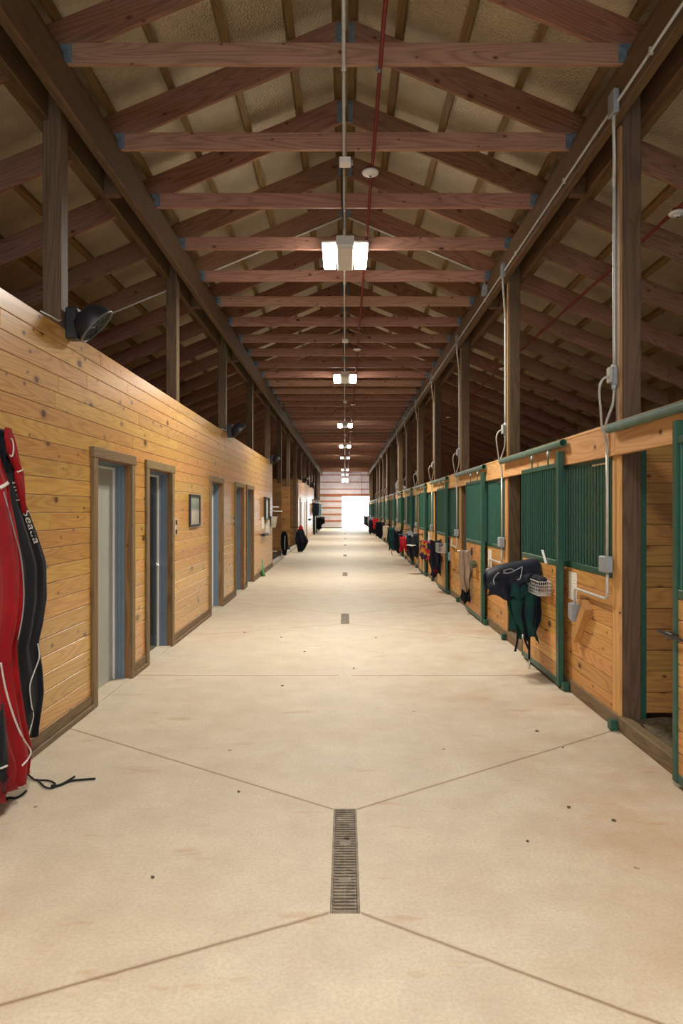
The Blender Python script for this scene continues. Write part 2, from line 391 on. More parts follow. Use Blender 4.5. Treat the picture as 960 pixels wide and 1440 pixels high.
for s,nm in ((-1,'wall_left_outer'),(1,'wall_right_outer')):
    w=MB(); xa,xb=sorted((s*EX,s*(EX+.06)))
    w.box(xa,xb,YB,YF+.1,0,Zu(EX)+.1); struct(w.build(nm,M['girder']))

# ---- left wall (tack rooms) with five door openings
DOORS=[(5.86,7.02),(7.44,8.64),(10.95,12.15),(13.46,14.64),(15.02,16.20)]
WT=3.126; YE=20.5; CW=.10; CTOP=2.26
wl=MB(); zdoor=CTOP-CW
edges=[1.0]
for a,bb in DOORS: edges+=[a+CW*.6,bb-CW*.6]
edges+=[YE]
nrow=round(WT/.1303); rw=WT/nrow
for kk in range(nrow):
    z0=kk*rw+.002; z1=(kk+1)*rw-.002
    spans=[(edges[i],edges[i+1]) for i in range(0,len(edges),2)] if z1<=CTOP-.01 else [(1.0,YE)]
    for (a,bb) in spans:
        p=a
        while p<bb-1e-6:
            q=min(bb,p+random.uniform(1.6,4.3))
            if bb-q<.35: q=bb
            wl.bbox(XL-.02,XL,p+.0008,q-.0008,z0,z1,.0035); p=q
o=struct(wl.build('wall_left',M['pine']))
bk=MB()                                                # core behind the boards, open at the doors
sp=[(edges[i],edges[i+1]) for i in range(0,len(edges),2)]
for a,bb in sp: bk.box(XL-.0235,XL-.0205,a,bb,0,CTOP)
bk.box(XL-.0235,XL-.0205,1.0,YE,CTOP,WT-.002)
bk.build('wall_core',M['pine'],o)
rt=MB(); hboards(rt,-EX,XL-.02,YE-.03,YE,0,WT,along='x'); rt.build('end_boards',M['pine_x'],o)
cap=MB(); cap.box(-EX,XL-.18,1.0,YE-.03,WT-.06,WT-.02); struct(cap.build('ceiling_tack_room',M['pine_x']))
bl=MB()
for a,bb in [(edges[i]+(CW*.4 if i else 0),edges[i+1]-(CW*.4 if i<len(edges)-2 else 0)) for i in range(0,len(edges),2)]:
    bl.bbox(XL,XL+.010,a,bb,0,.125,.002); bl.bbox(XL+.010,XL+.03,a,bb,0,.045,.006)
struct(bl.build('baseboard_left',M['base']))
XD=-2.34
for i,(a,bb) in enumerate(DOORS):
    d=thing('door_%d'%(i+1),'','',(XL,(a+bb)/2,0)); del d['label']; del d['category']; d['kind']='structure'
    xo=XL+.026
    for (ya,yb) in ((a,a+CW),(bb-CW,bb)):
        c=MB(); c.bbox(XL,xo,ya,yb,0,CTOP-.09,.003); c.build('door_casing',M['casing'],d)
    c=MB(); c.bbox(XL,xo+.006,a-.015,bb+.015,CTOP-.09,CTOP,.003); c.build('head_casing',M['casing_h'],d)
    ia,ib=a+CW-.005,bb-CW+.005; zt=CTOP-.095
    r=MB(); t=.02
    r.box(XL-.05,xo-.004,ia-t,ia,0,zt+t); r.box(XL-.05,xo-.004,ib,ib+t,0,zt+t); r.box(XL-.05,xo-.004,ia,ib,zt,zt+t)
    r.build('door_jamb',M['reveal'],d)
    f=MB()
    for e0,e1,st in ((XL-.085,XL-.05,.012),(XL-.118,XL-.085,.022),(XD+.02,XL-.118,.032)):
        f.box(e0,e1,ia-.01,ia+st,0,zt+.01); f.box(e0,e1,ib-st,ib+.01,0,zt+.01); f.box(e0,e1,ia,ib,zt-st,zt+.01)
    f.build('door_frame',M['steelframe'],d)
    w=MB(); w.box(XD-.0,XD+.02,ib-.05,ib-.032,0,zt-.05); w.box(XD-.0,XD+.02,ia+.032,ia+.05,0,zt-.05); w.box(XD,XD+.02,ia+.032,ib-.032,zt-.05,zt-.032)
    w.build('weatherstrip',M['weather'],d)
    lf=MB(); lf.bbox(XD-.045,XD,ia+.012,ib-.012,.012,zt-.012,.003)
    leaf=lf.build('door_leaf',M['door_dark'] if i==1 else M['door_grey'],d)
    hd=MB(); yh=(ib-.085) if i==1 else ia+.085
    hd.lathe((XD,yh,1.03),(1,0,0),[(0,.03),(.008,.03),(.01,.012),(.06,.011),(.065,.013),(.072,.0)],12)
    hd.tube([(XD+.06,yh,1.03),(XD+.062,yh+(-.06 if i==1 else .06),1.03),(XD+.05,yh+(-.13 if i==1 else .13),1.025)],.0115,8)
    hd.build('door_handle',M['chrome'],leaf,True)
    if i==1:
        g=MB(); g.bbox(XD,XD+.006,ib-.27,ib-.14,.2,1.9,.002); g.build('glass_lite',M['black'],leaf)
    th=MB(); th.bbox(XD-.05,XL,ia,ib,0,.012,.003); th.build('door_threshold',M['floor'],d)

# ---- far tack-room block on the left
B2A,B2B=31.8,47.6
w=MB(); GD=(33.1,38.6)
for k in range(nrow):
    z0=k*rw+.002; z1=(k+1)*rw-.002
    for a,bb in ([(B2A,GD[0]),(GD[1],B2B)] if z1<2.2 else [(B2A,B2B)]): w.bbox(XL-.022,XL,a,bb,z0,z1,.0035)
o=struct(w.build('wall_left_far',M['pine']))
e=MB(); hboards(e,-EX,XL-.03,B2A,B2A+.03,0,WT,along='x'); hboards(e,-EX,XL-.03,B2B-.03,B2B,0,WT,along='x'); e.build('end_boards',M['pine_x'],o)
d=thing('door_6','','',(XL,36,0)); del d['label']; del d['category']; d['kind']='structure'
c=MB(); c.box(XL,XL+.03,GD[0]-.1,GD[0],0,2.28); c.box(XL,XL+.03,GD[1],GD[1]+.1,0,2.28); c.build('door_casing',M['casing'],d)
c=MB(); c.box(XL,XL+.035,GD[0]-.12,GD[1]+.12,2.2,2.3); c.build('head_casing',M['white_pl'],d)
for k in range(2):
    y0=GD[0]+k*2.75; c=MB(); c.bbox(XL-.06,XL-.015,y0+.01,y0+2.74,.02,2.19,.004)
    lf=c.build('door_leaf',M['white_pl'],d)
    c=MB(); c.box(XL-.015,XL-.005,y0+.9,y0+1.2,.1,2.1); c.build('door_batten',M['casing'],lf)

# ---- recess partitions between the two blocks (open wash bays) with a kerb
kb=MB(); kb.bbox(XL-.12,XL+.02,YE,B2A,0,.11,.012); struct(kb.build('baseboard_left_kerb',M['concrete_kerb']))
for n in (5,6):
    p=MB(); hboards(p,-EX,-2.19,PY(n)-.045,PY(n)-.003,.28,2.62,.16,along='x')
    tag(p.build('wash_bay_partition',M['pine_x'],origin=(XL-.2,PY(n),0)),'horizontal-board partition beyond the tack room wall, at the %s recess post'%ordinal(n-4),'partition')
    mt=MB(); mt.bbox(-EX,XL-.2,max(PY(n)-3.4,YE+.05),PY(n)-.1,.004,.03,.004)
    tag(mt.build('rubber_mat',M['black'],origin=(XL-1,PY(n)-1,0)),'black rubber mat in the %s open bay past the tack rooms'%ordinal(n-4),'mat')

# ------------------------------------------------------------------ posts
SIDE={-1:'left',1:'right'}
for s in (-1,1):
    for n in range(NB):
        y=PY(n); xi=s*2.154 if s>0 else -2.205
        x0,x1=sorted((xi,xi+s*.145)); wide=0
        if s>0 and n==7: x0-=.09; 
        mb=MB(); mb.bbox(x0,x1,y,y+.14,0,4.98,.006)
        where={1:'between the stall fronts',-1:'behind the plank wall'}[s] if not(s<0 and n>4) else 'past the first plank wall'
        o=mb.build('timber_post',M['post'],origin=((x0+x1)/2,y,0))
        tag(o,'brown square timber post %s, %s on the %s from the camera'%(where,ordinal(n+1),SIDE[s]),'post')
        ss=MB(); xa,xb=sorted((xi-s*.0,xi-s*.022)); 
        ss.bbox(xa,xb,y+.002,y+.05,2.40 if s>0 else 3.0,4.70,.003)
        if s>0 and n!=7: ss.build('nailer_strip',M['post_face'],o)

# ------------------------------------------------------------------ girders
for s in (-1,1):
    for nm,xi,lab in (('inner',2.08,'aisle-side'),('outer',2.30,'stall-side')):
        x0,x1=sorted((s*xi,s*(xi+.07)))
        t=thing('roof_girder','long dark timber girder on the %s post tops, %s beam of the pair'%(SIDE[s],lab),'beam',((x0+x1)/2,20,4.74))
        g=MB(); g.bbox(x0,x1,-4,YF,4.74,ZT,.006); g.build('beam',M['girder'],t)
        if nm=='inner':
            tp=MB(); a,bb=sorted((s*2.11,s*2.29)); tp.bbox(a,bb,-4,YF,ZT,5.145,.004); tp.build('top_plate',M['girder'],t)
            ed=MB(); a,bb=sorted((s*2.07,s*2.10)); ed.bbox(a,bb,-4,YF,4.735,4.765,.004); ed.build('lower_edge_strip',M['girder'],t)
    for n in range(0,12):
        y=PY(n)+1.2
        mb=MB(); a,bb=sorted((s*2.155,s*2.295)); mb.bbox(a,bb,y,y+.09,4.72,4.95,.003)
        tag(mb.build('spacer_block',M['girder'],origin=(s*2.225,y,4.72)),'wooden spacer block between the paired %s girders past the %s post'%(SIDE[s],ordinal(n+1)),'block')

# ------------------------------------------------------------------ trusses
NT_=47; cosr=1/math.sqrt(1+SL*SL)
proto=None
def make_truss(y):
    t=thing('roof_truss','','roof truss',(0,y,ZT))
    c=MB(); c.bbox(-2.09,2.09,y-.045,y-.006,ZT+.002,ZT+.165,.004); c.build('collar_tie',M['tie'],t)
    for s in (-1,1):
        L=(EX+.25)/cosr; me=MB()
        me.bbox(-L/2,L/2,-.02,.02,-.13,.13,.004)
        o=me.build('rafter',M['truss']); ang=math.atan(SL)
        mid=Vector((s*(EX+.25)/2,y,Zl((EX+.25)/2)+RT/2)); o.parent=t; o.location=mid-ORIG[t.name]; o.rotation_euler=(0,s*ang,0); ORIG[o.name]=mid
        p=MB(); p.bbox(*sorted((s*2.05,s*2.17)),y-.052,y-.047,ZT+.01,ZT+.15,.001)
        for q in range(3): p.box(*sorted((s*(2.07+q*.035),s*(2.075+q*.035))),y-.055,y-.052,ZT+.02,ZT+.14)
        p.build('tie_plate',M['galv'],t)
        r=MB(); r.bbox(*sorted((s*.035,s*.085)),y-.03,y-.022,RL-.02,RL+.22,.001); r.build('ridge_plate',M['galv'],t)
    return t
for k in range(-1,NT_):
    y=T0+TS*k
    lab='reddish timber rafter pair with collar tie, %s in line from the camera'%ordinal(k+1) if k>=0 else 'timber rafter pair with collar tie overhead, just above the picture edge'
    if proto is None: proto=make_truss(y); y00=y; proto['label']=lab
    else: dup(proto,(0,y-y00,0),lab)
# ------------------------------------------------------------------ purlins
for s in (-1,1):
    for k,x in enumerate([.075,.51,1.07,1.63,2.19,2.75,3.31,3.87,4.43,4.99,5.55]):
        mb=MB(); L0=-4; 
        y=L0
        z=Zu(x)+.002
        while y<YF:
            q=min(YF,y+4.88); mb.obox((s*x,(y+q)/2,z+.043),Vector((1,0,-s*SL)).normalized()*.036,(0,(q-y)/2-.001,0),Vector((s*SL,0,1)).normalized()*.038); y=q
        o=mb.build('roof_purlin',M['purlin'],origin=(s*x,20,z))
        tag(o,'long roof purlin under the foil, %s one %s of the ridge'%(ordinal(k+1),SIDE[s]),'purlin')

# ------------------------------------------------------------------ far gable wall with the open sliding door
fw=MB(); oz=2.92
fw.add([],[])
def quadbox(x0,x1,z0,z1): fw.box(x0,x1,YF,YF+.05,z0,z1)
quadbox(-EX,-.26,0,oz); quadbox(2.65,EX,0,oz)
poly=[(-EX,oz),(EX,oz),(EX,Zu(EX)+.12),(0,Zu(0)+.12),(-EX,Zu(EX)+.12)]; fw.prism(poly,'y',YF,YF+.05)
o=struct(fw.build('wall_far',M['metalwall']))
for z in (3.55,4.2,4.85,5.3):
    g=MB(); hw=(Zu(0)-z)/SL-.1 if z>4.2 else EX
    g.bbox(-hw,hw,YF-.05,YF,z-.035,z+.035,.004); g.build('wall_girt',M['redwood'],o)
g=MB(); g.bbox(-EX,EX,YF-.09,YF-.0,oz-.02,oz+.2,.004); g.build('door_lintel',M['redwood'],o)
d=thing('door_7','','',(-1.5,YF,0)); del d['label']; del d['category']; d['kind']='structure'
c=MB(); c.bbox(-3.1,-.28,YF-.10,YF-.06,.06,2.86,.004); c.build('door_leaf',M['metalwall'],d)
for z in (.65,1.25,1.85,2.45):
    g=MB(); g.bbox(-3.1,-.28,YF-.15,YF-.10,z-.06,z+.06,.004); g.build('door_rail',M['redwood'],d)
g=MB(); g.box(-3.1,-.28,YF-.12,YF-.05,.0,.07); g.build('bottom_seal',M['black'],d)
wn=MB(); wn.prism([(-EX,4.0),(EX,4.0),(EX,4.02),(0,Zu(0)+.12),(-EX,4.02)],'y',YB,YB+.05); wn.box(-EX,-2.6,YB,YB+.05,0,4.0); wn.box(2.6,EX,YB,YB+.05,0,4.0)
struct(wn.build('wall_near',M['metalwall']))

# ------------------------------------------------------------------ drains
def make_drain(y):
    t=thing('trench_drain','','drain',(0,y,0))
    f=MB()
    for (x0,x1,y0,y1) in ((-DW,-DW+.012,y-DL,y+DL),(DW-.012,DW,y-DL,y+DL),(-DW+.012,DW-.012,y-DL,y-DL+.012),(-DW+.012,DW-.012,y+DL-.012,y+DL)): f.bbox(x0,x1,y0,y1,-.05,.002,.002)
    f.build('drain_frame',M['iron'],t)
    g=MB(); n=38; st=(2*DL-.024)/n
    for i in range(n):
        yy=y-DL+.012+st*(i+.5); g.bbox(-DW+.012,DW-.012,yy-st*.24,yy+st*.24,-.018,-.001,.002)
    for xx in (-DW+.014,0,DW-.018): g.box(xx-.003,xx+.003,y-DL+.012,y+DL-.012,-.02,-.006)
    for q in (-.47,.22): g.bbox(-.03,.03,y+q*DL*1.0-.022,y+q*DL+.022,-.018,.0,.002)
    g.build('grate',M['iron'],t)
    p=MB(); p.box(-DW,DW,y-DL,y+DL,-.14,-.12); p.box(-DW-.004,-DW,y-DL,y+DL,-.14,-.001); p.box(DW,DW+.004,y-DL,y+DL,-.14,-.001)
    p.box(-DW,DW,y-DL-.004,y-DL,-.14,-.001); p.box(-DW,DW,y+DL,y+DL+.004,-.14,-.001); p.build('drain_channel',M['pit'],t)
    return t
dr=make_drain(DR[0])
for k,y in enumerate(DR):
    lab='long slotted iron trench drain in the concrete aisle, %s from the camera'%('nearest' if k==0 else ordinal(k+1))
    if k==0: dr['label']=lab
    else: dup(dr,(0,y-DR[0],0),lab)

# ------------------------------------------------------------------ stall fronts (right), template bay b=0 whose far post is PY(0)
def grille(mb,x,y0,y1,z0,z1,sp=.075):
    n=round((y1-y0)/sp); st=(y1-y0)/n
    for i in range(n):
        yy=y0+st*(i+.5); mb.tube([(x,yy,z0),(x,yy,z1)],.0115,8,False)
GAT=1.225; GT=2.12
def stall_front(yp):
    t=thing('stall_front','','stall front',(XR,yp-2.4,0))
    ya,yb=yp-BAY+.145,yp-1.25
    w=MB(); hboards(w,XR,XR+.035,ya,yb,.10,1.17,.134,seg=(9,10)); w.build('board_panel',M['pine_stall'],t)
    f=MB(); f.bbox(XR-.005,XR+.04,ya,yb,1.17,GAT,.004); f.bbox(XR-.005,XR+.04,ya,yb,GT-.01,GT+.05,.004); f.bbox(XR+.004,XR+.03,ya,ya+.012,GAT,GT-.01,.003); f.bbox(XR-.003,XR+.038,yb-.04,yb,.10,GT-.01,.004)
    fr=f.build('grille_frame',M['green'],t)
    g=MB(); grille(g,XR+.018,ya+.012,yb-.04,GAT-.005,GT); g.build('grille_bars',M['green_bar'],fr,True)
    pt=MB(); pt.bbox(XR,XR+.022,ya-.145,ya-.002,.10,2.138,.003); pt.build('post_trim',M['pine_z'],t)
    s=MB(); s.bbox(XR-.012,XR-.004,ya+.12,ya+.42,GT-.035,GT-.02,.002); s.build('slide_bolt',M['chrome'],fr)
    for k,yy in enumerate((yp-2.54,yp-.02)):
        gb=MB(); gb.bbox(2.055,2.11,yy,yy+.075,.005,.085,.006); gb.bbox(2.07,2.12,yy+.005,yy+.07,.0,.015,.002); gb.build('floor_guide',M['green'],t)
    return t
def sill(yp):
    pass
def header(yp):
    mb=MB(); mb.bbox(2.10,2.145,yp-BAY+.02,yp+.018,2.14,2.375,.004)
    mb.bbox(2.096,2.16,yp-BAY+.02,yp+.018,2.375,2.40,.003)
    o=mb.build('header_board',M['pine_hdr'],origin=(2.12,yp,2.14)); o['category']='board'; return o
def track(yp):
    t=thing('door_track','','track',(2.05,yp-1.2,2.345)); y0,y1=yp-2.54,yp+.02
    mb=MB(); n=14; R=.036; r2=.029
    prof=[(y0,R),(y1,R),(y1,r2),(y0,r2),(y0,R)]
    rings=[[Vector((2.052+rr*math.cos(2*PI*k/n),yy,2.345+rr*math.sin(2*PI*k/n))) for k in range(n)] for yy,rr in prof]
    mb.loft(rings,False); mb.build('track_tube',M['green_track'],t,True)
    for q in (.25,1.25,2.3):
        b2=MB(); b2.bbox(2.075,2.10,y0+q,y0+q+.05,2.315,2.375,.003); b2.build('track_bracket',M['green_track'],t)
    return t
def stall_door(yp,tall_far=False):
    t=thing('stall_door','','stall door',(2.065,yp-1.7,0)); y0,y1=yp-2.43,yp-1.04; xa,xb=2.045,2.085
    f=MB()
    if tall_far: f.bbox(xa-.005,xb,y1-.055,y1,.03,2.27,.004); f.bbox(xa,xb,y0,y0+.035,.03,2.17,.004)
    else: f.bbox(xa-.012,xb,y0-.02,y0+.06,.03,2.27,.004); f.bbox(xa,xb,y1-.03,y1,.03,2.17,.004)
    f.bbox(xa,xb,y0+.03,y1-.03,2.125,2.17,.004); f.bbox(xa,xb,y0+.03,y1-.03,1.17,GAT,.004); f.bbox(xa,xb,y0+.03,y1-.03,.03,.09,.004)
    fr=f.build('door_frame',M['green'],t)
    g=MB(); grille(g,(xa+xb)/2,y0+.06,y1-.03,GAT-.005,2.13); g.build('grille_bars',M['green_bar'],fr,True)
    w=MB(); hboards(w,xa+.006,xb-.006,y0+.05,y1-.03,.085,1.172,.134,seg=(9,10)); w.build('board_panel',M['pine_stall'],t)
    for q in (.33,.92):
        h=MB(); h.bbox(xa-.004,xa+.002,y0+q,y0+q+.04,2.135,2.265,.001)
        hg=h.build('trolley_hanger',M['green'],t)
        h=MB(); h.tube([(xa+.004,y0+q+.02,2.25),(2.052,y0+q+.02,2.315)],.012,8); h.lathe((xa-.012,y0+q+.02,2.278),(1,0,0),[(0,.0),(.001,.02),(.02,.02),(.021,0)],10); h.build('hanger_bolt',M['conduit'],hg,True)
    return t
# templates at PY(0)
SF=stall_front(PY(0)); HB=header(PY(0)); TR=track(PY(0)); SD=stall_door(PY(0),True); SD1=stall_door(PY(1))
def pl(n): return ordinal(n+1)
for n in range(NB):
    dy=(0,BAY*n,0)
    labs=dict(sf='green-barred stall front with honey plank base, %s stall on the right'%pl(n),
              hb='honey pine header board above the %s stall front on the right'%pl(n),
              tr='green tubular sliding-door track over the %s stall opening on the right'%pl(n),
              sd='green-framed sliding stall door with bars above planks, %s stall on the right'%pl(n))
    if n==0: SF['label']=labs['sf']; HB['label']=labs['hb']; TR['label']=labs['tr']; SD['label']='green-framed sliding stall door cut off by the right picture edge'
    else:
        dup(SF,dy,labs['sf']); dup(HB,dy,labs['hb']); dup(TR,dy,labs['tr'])
        if n==1: SD1['label']=labs['sd']
        else: dup(SD1,(0,BAY*(n-1),0),labs['sd'])
for o in [x for x in bpy.data.objects if x.name.startswith('post_trim') and x.parent and x.parent.name=='stall_front.008']: bpy.data.objects.remove(o)
ki=MB()
for n in range(NB):
    yp=PY(n); ki.bbox(2.115,2.2,yp-BAY+.0,yp-.002,0,.115,.006)
struct(ki.build('baseboard_right',M['kick']))
lt=MB(); lt.bbox(2.0,2.043,PY(0)-1.12,PY(0)-1.03,.92,.955,.004); lt.tube([(2.02,PY(0)-1.3,.935),(1.99,PY(0)-1.08,.94),(1.985,PY(0)-.98,.95)],.011,8); lt.build('door_latch',M['black'],SD)
# partitions between stalls
for n in range(NB):
    y=PY(n)+.05
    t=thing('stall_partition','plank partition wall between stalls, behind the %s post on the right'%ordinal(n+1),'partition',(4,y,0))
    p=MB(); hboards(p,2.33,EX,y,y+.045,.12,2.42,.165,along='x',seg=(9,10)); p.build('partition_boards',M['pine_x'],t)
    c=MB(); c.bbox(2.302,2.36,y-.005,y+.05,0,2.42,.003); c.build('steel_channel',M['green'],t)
    if n<5:
        bd=MB(); y0,y1=PY(n)-BAY+.2,PY(n)+.03
        nx,ny=14,14; g=[]
        for i in range(nx+1):
            for j in range(ny+1):
                g.append((2.22+(EX-2.22)*i/nx,y0+(y1-y0)*j/ny,.012+.05*random.random()+(.05 if j>ny-2 else 0)))
        bd.add(g,[(i*(ny+1)+j,(i+1)*(ny+1)+j,(i+1)*(ny+1)+j+1,i*(ny+1)+j+1) for i in range(nx) for j in range(ny)])
        o=bd.build('stall_bedding',M['bedding'],origin=(4,y0+1.8,0),smooth=True); o['kind']='stuff'; tag(o,'dark earth and shavings on the floor of the %s stall on the right'%ordinal(n+1),'bedding')
# stalls at the far left, past the far wall
for n in range(12,16):
    dy=Vector((0,PY(n)-BAY-PY(0)+2*(PY(0)-1.7) -0, 0))
    for src,nm,lab in ((SF,'sf','green-barred stall front at the far left end of the aisle, %s there'),(TR,'tr','green sliding-door track at the far left end, %s there'),(SD1,'sd','green sliding stall door at the far left end of the aisle, %s there'),(HB,'hb','pine header board at the far left end, %s there')):
        c=dup(src,(0,0,0),lab%ordinal(n-11)); L=src.location
        base=PY(0) if src is not SD1 else PY(1)
        c.location=(-L.x,PY(n)-(base-L.y)*-1+0.14-BAY if False else PY(n)-BAY+.14+(base-L.y),L.z); c.rotation_euler=(0,0,PI)

# ------------------------------------------------------------------ conduits, boxes, detectors, lights
def bend(pts,k=5,f=.35):
    """round the corners of a polyline"""
    pts=[Vector(p) for p in pts]; out=[pts[0]]
    for i in range(1,len(pts)-1):
        a,p,c=pts[i-1],pts[i],pts[i+1]; d=min(f*(p-a).length,f*(c-p).length,.08)
        s=p+(a-p).normalized()*d; e=p+(c-p).normalized()*d
        for j in range(k+1):
            t=j/k; out.append(s*(1-t)**2+p*2*t*(1-t)+e*t*t)
    out.append(pts[-1]); return out
def smoothcurve(pts,k=8):
    pts=[Vector(p) for p in pts]; out=[]
    for i in range(len(pts)-1):
        p0=pts[max(i-1,0)];p1=pts[i];p2=pts[i+1];p3=pts[min(i+2,len(pts)-1)]
        for j in range(k):
            t=j/k; out.append(.5*((2*p1)+(p2-p0)*t+(2*p0-5*p1+4*p2-p3)*t*t+(3*p1-p0-3*p2+p3)*t**3))
    out.append(pts[-1]); return out
# centre-line conduit just under the ties
t=thing('lighting_conduit','thin grey metal conduit running under the collar ties along the aisle centre','conduit',(-.01,9,ZT-.02))
mb=MB(); zc=ZT-.018; mb.tube([(-.01,2,zc),(-.01,61.2,zc)],.0135,8); mb.build('conduit_run',M['conduit'],t,True)
for y in (T0,T0+TS*2,T0+TS*4,T0+TS*7,T0+TS*10): 
    c=MB(); c.bbox(-.028,.008,y-.04,y-.015,ZT-.035,ZT+.001,.002); c.build('conduit_clip',M['conduit'],t)
JB=[6.45,13.3,20.9,30.2]
for i,y in enumerate(JB):
    t=thing('ceiling_junction_box','small pale junction box on the aisle centre conduit, %s from the camera'%ordinal(i+1),'junction box',(-.01,y,ZT-.09))
    mb=MB(); mb.bbox(-.055,.055,y-.055,y+.055,ZT-.09,ZT-.033,.006); mb.build('box_body',M['white_pl'],t)
    mb=MB(); mb.bbox(.057,.075,y-.02,y+.02,ZT-.085,ZT-.05,.004); mb.build('knockout_fitting',M['grey_box'],t)
    mb=MB(); mb.tube(smoothcurve([(-.03,y+.05,ZT-.085),(-.035,y+.5,ZT-.13),(-.02,y+1.1,ZT-.14),(-.01,y+1.6,ZT-.06)]),.008,6); mb.build('flex_cable',M['strap'],t,True)
# red sprinkler pipe and detectors
SPX=.245
t=thing('sprinkler_pipe','thin dark red pipe under the ties beside the aisle conduit','pipe',(SPX,9,ZT-.03))
mb=MB(); mb.tube([(SPX+.02,2,ZT-.024),(SPX,61.9,ZT-.024)],.0155,8); mb.tube([(SPX,61.9,ZT-.03),(1.5,62.2,ZT-.03),(1.5,62.3,2.9)],.02,8); mb.build('pipe_run',M['red_pipe'],t,True)
for y in (T0,T0+TS*3,T0+TS*6):
    c=MB(); c.lathe((SPX+.01,y-.03,ZT-.024),(0,1,0),[(-.012,.0),(-.012,.022),(.012,.022),(.012,0)],10); c.build('pipe_clamp',M['galv'],t)
t=thing('sprinkler_pipe','dark red pipe hung below the rafters over the right-hand stalls','pipe',(3.22,9,4.6))
mb=MB(); mb.tube([(3.22,2,4.63),(3.22,61.9,4.63)],.018,8); mb.build('pipe_run',M['red_pipe'],t,True)
for k in range(0,45,4):
    c=MB(); c.tube([(3.22,T0+TS*k,4.645),(3.22,T0+TS*k,Zl(3.22)+.02)],.006,6); c.build('pipe_hanger',M['galv'],t)
def detector(x,y,z,lab):
    t=thing('smoke_detector',lab,'smoke detector',(x,y,z))
    b2=MB(); b2.lathe((x,y,z),(0,0,-1),[(0,.045),(.02,.05),(.035,.052),(.036,0)],18); b2.build('detector_base',M['red_pipe'],t,True)
    h=MB(); h.lathe((x,y,z-.032),(0,0,-1),[(0,.07),(.012,.082),(.026,.078),(.034,.052),(.035,.032),(.046,.028),(.05,.0)],22); h.build('detector_head',M['white_pl'],t,True)
    s=MB(); s.lathe((x,y,z-.081),(0,0,-1),[(0,.012),(.008,.010),(.009,0)],10); s.build('sensor_tip',M['black'],t)
for i,y in enumerate((6.62,13.95,21.3,28.6,35.9,43.2)): detector(SPX,y,ZT-.03,'round white smoke detector on the red pipe over the aisle, %s from the camera'%ordinal(i+1))
for i,y in enumerate((6.62,13.95,21.3)): detector(3.22,y,4.635,'round white smoke detector over the right-hand stalls, %s from the camera'%ordinal(i+1))
# conduit climbing the rafters at the light
yr=T0+TS*4-.03
t=thing('rafter_conduit','thin silver conduit following one rafter pair behind the nearest lamp','conduit',(0,yr,5.9))
def zr(x): return Zl(x)-.015
for s in (-1,1):
    mb=MB(); xe=5.2 if s<0 else 2.0
    pts=[(-.01,yr,ZT-.02),(s*.06,yr,5.3),(s*.1,yr,zr(.1))]
    mb.tube([(s*.05,yr,zr(.05)),(s*1.0,yr,zr(1.0)),(s*xe,yr,zr(xe))],.013,8); mb.build('conduit_run',M['white_pl'],t,True)
mb=MB(); mb.tube([(-.01,yr,ZT-.02),(-.01,yr,zr(0)+.01)],.011,8); mb.build('drop_pipe',M['conduit'],t,True)
mb=MB(); mb.bbox(2.01,2.08,yr-.06,yr+.06,4.86,5.0,.006); mb.tube(bend([(2.0,yr,zr(2.0)),(2.045,yr,5.12),(2.045,yr,5.0)]),.011,8); mb.build('junction_box',M['grey_box'],t)
# lamps
LY=[(8.66,4.93),(16.8,4.93),(26.2,4.93),(34.9,4.93),(42.7,4.93),(55.6,4.93),(58.6,4.70),(60.3,4.36),(61.0,4.18)]
def make_lamp(y,z,lab):
    t=thing('ceiling_lamp',lab,'ceiling lamp',(0,y,z))
    c=MB(); c.bbox(-.10,.10,y-.38,y+.38,z-.052,z+.075,.006); c.bbox(-.105,.105,y-.44,y-.38,z-.03,z+.09,.006); c.bbox(-.10,.10,y+.38,y+.42,z-.04,z+.08,.006); hs=c.build('lamp_housing',M['lamp_body'],t)
    for s in (-1,1):
        c=MB(); x0,x1=sorted((s*.112,s*.285))
        c.bbox(x0,x1,y-.38,y+.38,z+.02,z+.05,.006); wg=c.build('lamp_wing',M['lamp_body'],t)
        c=MB(); c.bbox(x0+.008,x1-.008,y-.37,y+.37,z-.045,z+.0195,.012); c.build('lamp_lens',M['lens'],wg)
    c=MB(); zt=min(z+.4,ZT-.02); c.tube([(0,y,z+.07),(0,y,ZT-.02)],.012,8); c.build('hanger_rod',M['conduit'],t,True)
    return t
LP=None
WATT=215
def lamp_light(y,z):
    for s in (-1,1):
        ld=bpy.data.lights.new('lamp_light','AREA'); ld.shape='RECTANGLE'; ld.size=.16; ld.size_y=.72; ld.energy=WATT/2; ld.spread=math.radians(162); ld.color=(1,.945,.845)
        lo=bpy.data.objects.new('lamp_light',ld); COL.objects.link(lo); lo.location=(s*.1875,y,z-.05); lo.rotation_euler=(0,0,0)
labs=['nearest, brightest twin-panel lamp hanging under the ties','second twin-panel lamp along the aisle ceiling','third twin-panel lamp along the aisle ceiling','fourth twin-panel lamp along the aisle ceiling','fifth twin-panel lamp along the aisle ceiling','small distant twin-panel lamp, sixth along the aisle','lamp hung lower before the far gable, seventh along the aisle','eighth lamp along the aisle, hanging before the far wall','last and lowest lamp before the far wall']
for i,(y,z) in enumerate(LY): make_lamp(y,z,labs[i]); 
make_lamp(.3,4.93,'twin-panel lamp overhead behind the picture edge')
for y,z in [(.3,4.93)]+LY[:7]: lamp_light(y,z)

# right girder conduit
t=thing('girder_conduit','thin silver conduit running along the aisle face of the right girder','conduit',(2.06,9,4.81))
mb=MB(); mb.tube([(2.064,3,4.81),(2.064,61,4.81)],.011,8); mb.build('conduit_run',M['conduit'],t,True)
for k in range(10):
    y=4.6+k*1.83; c=MB(); c.bbox(2.05,2.079,y,y+.02,4.79,4.84,.002); c.build('conduit_clip',M['conduit'],t)
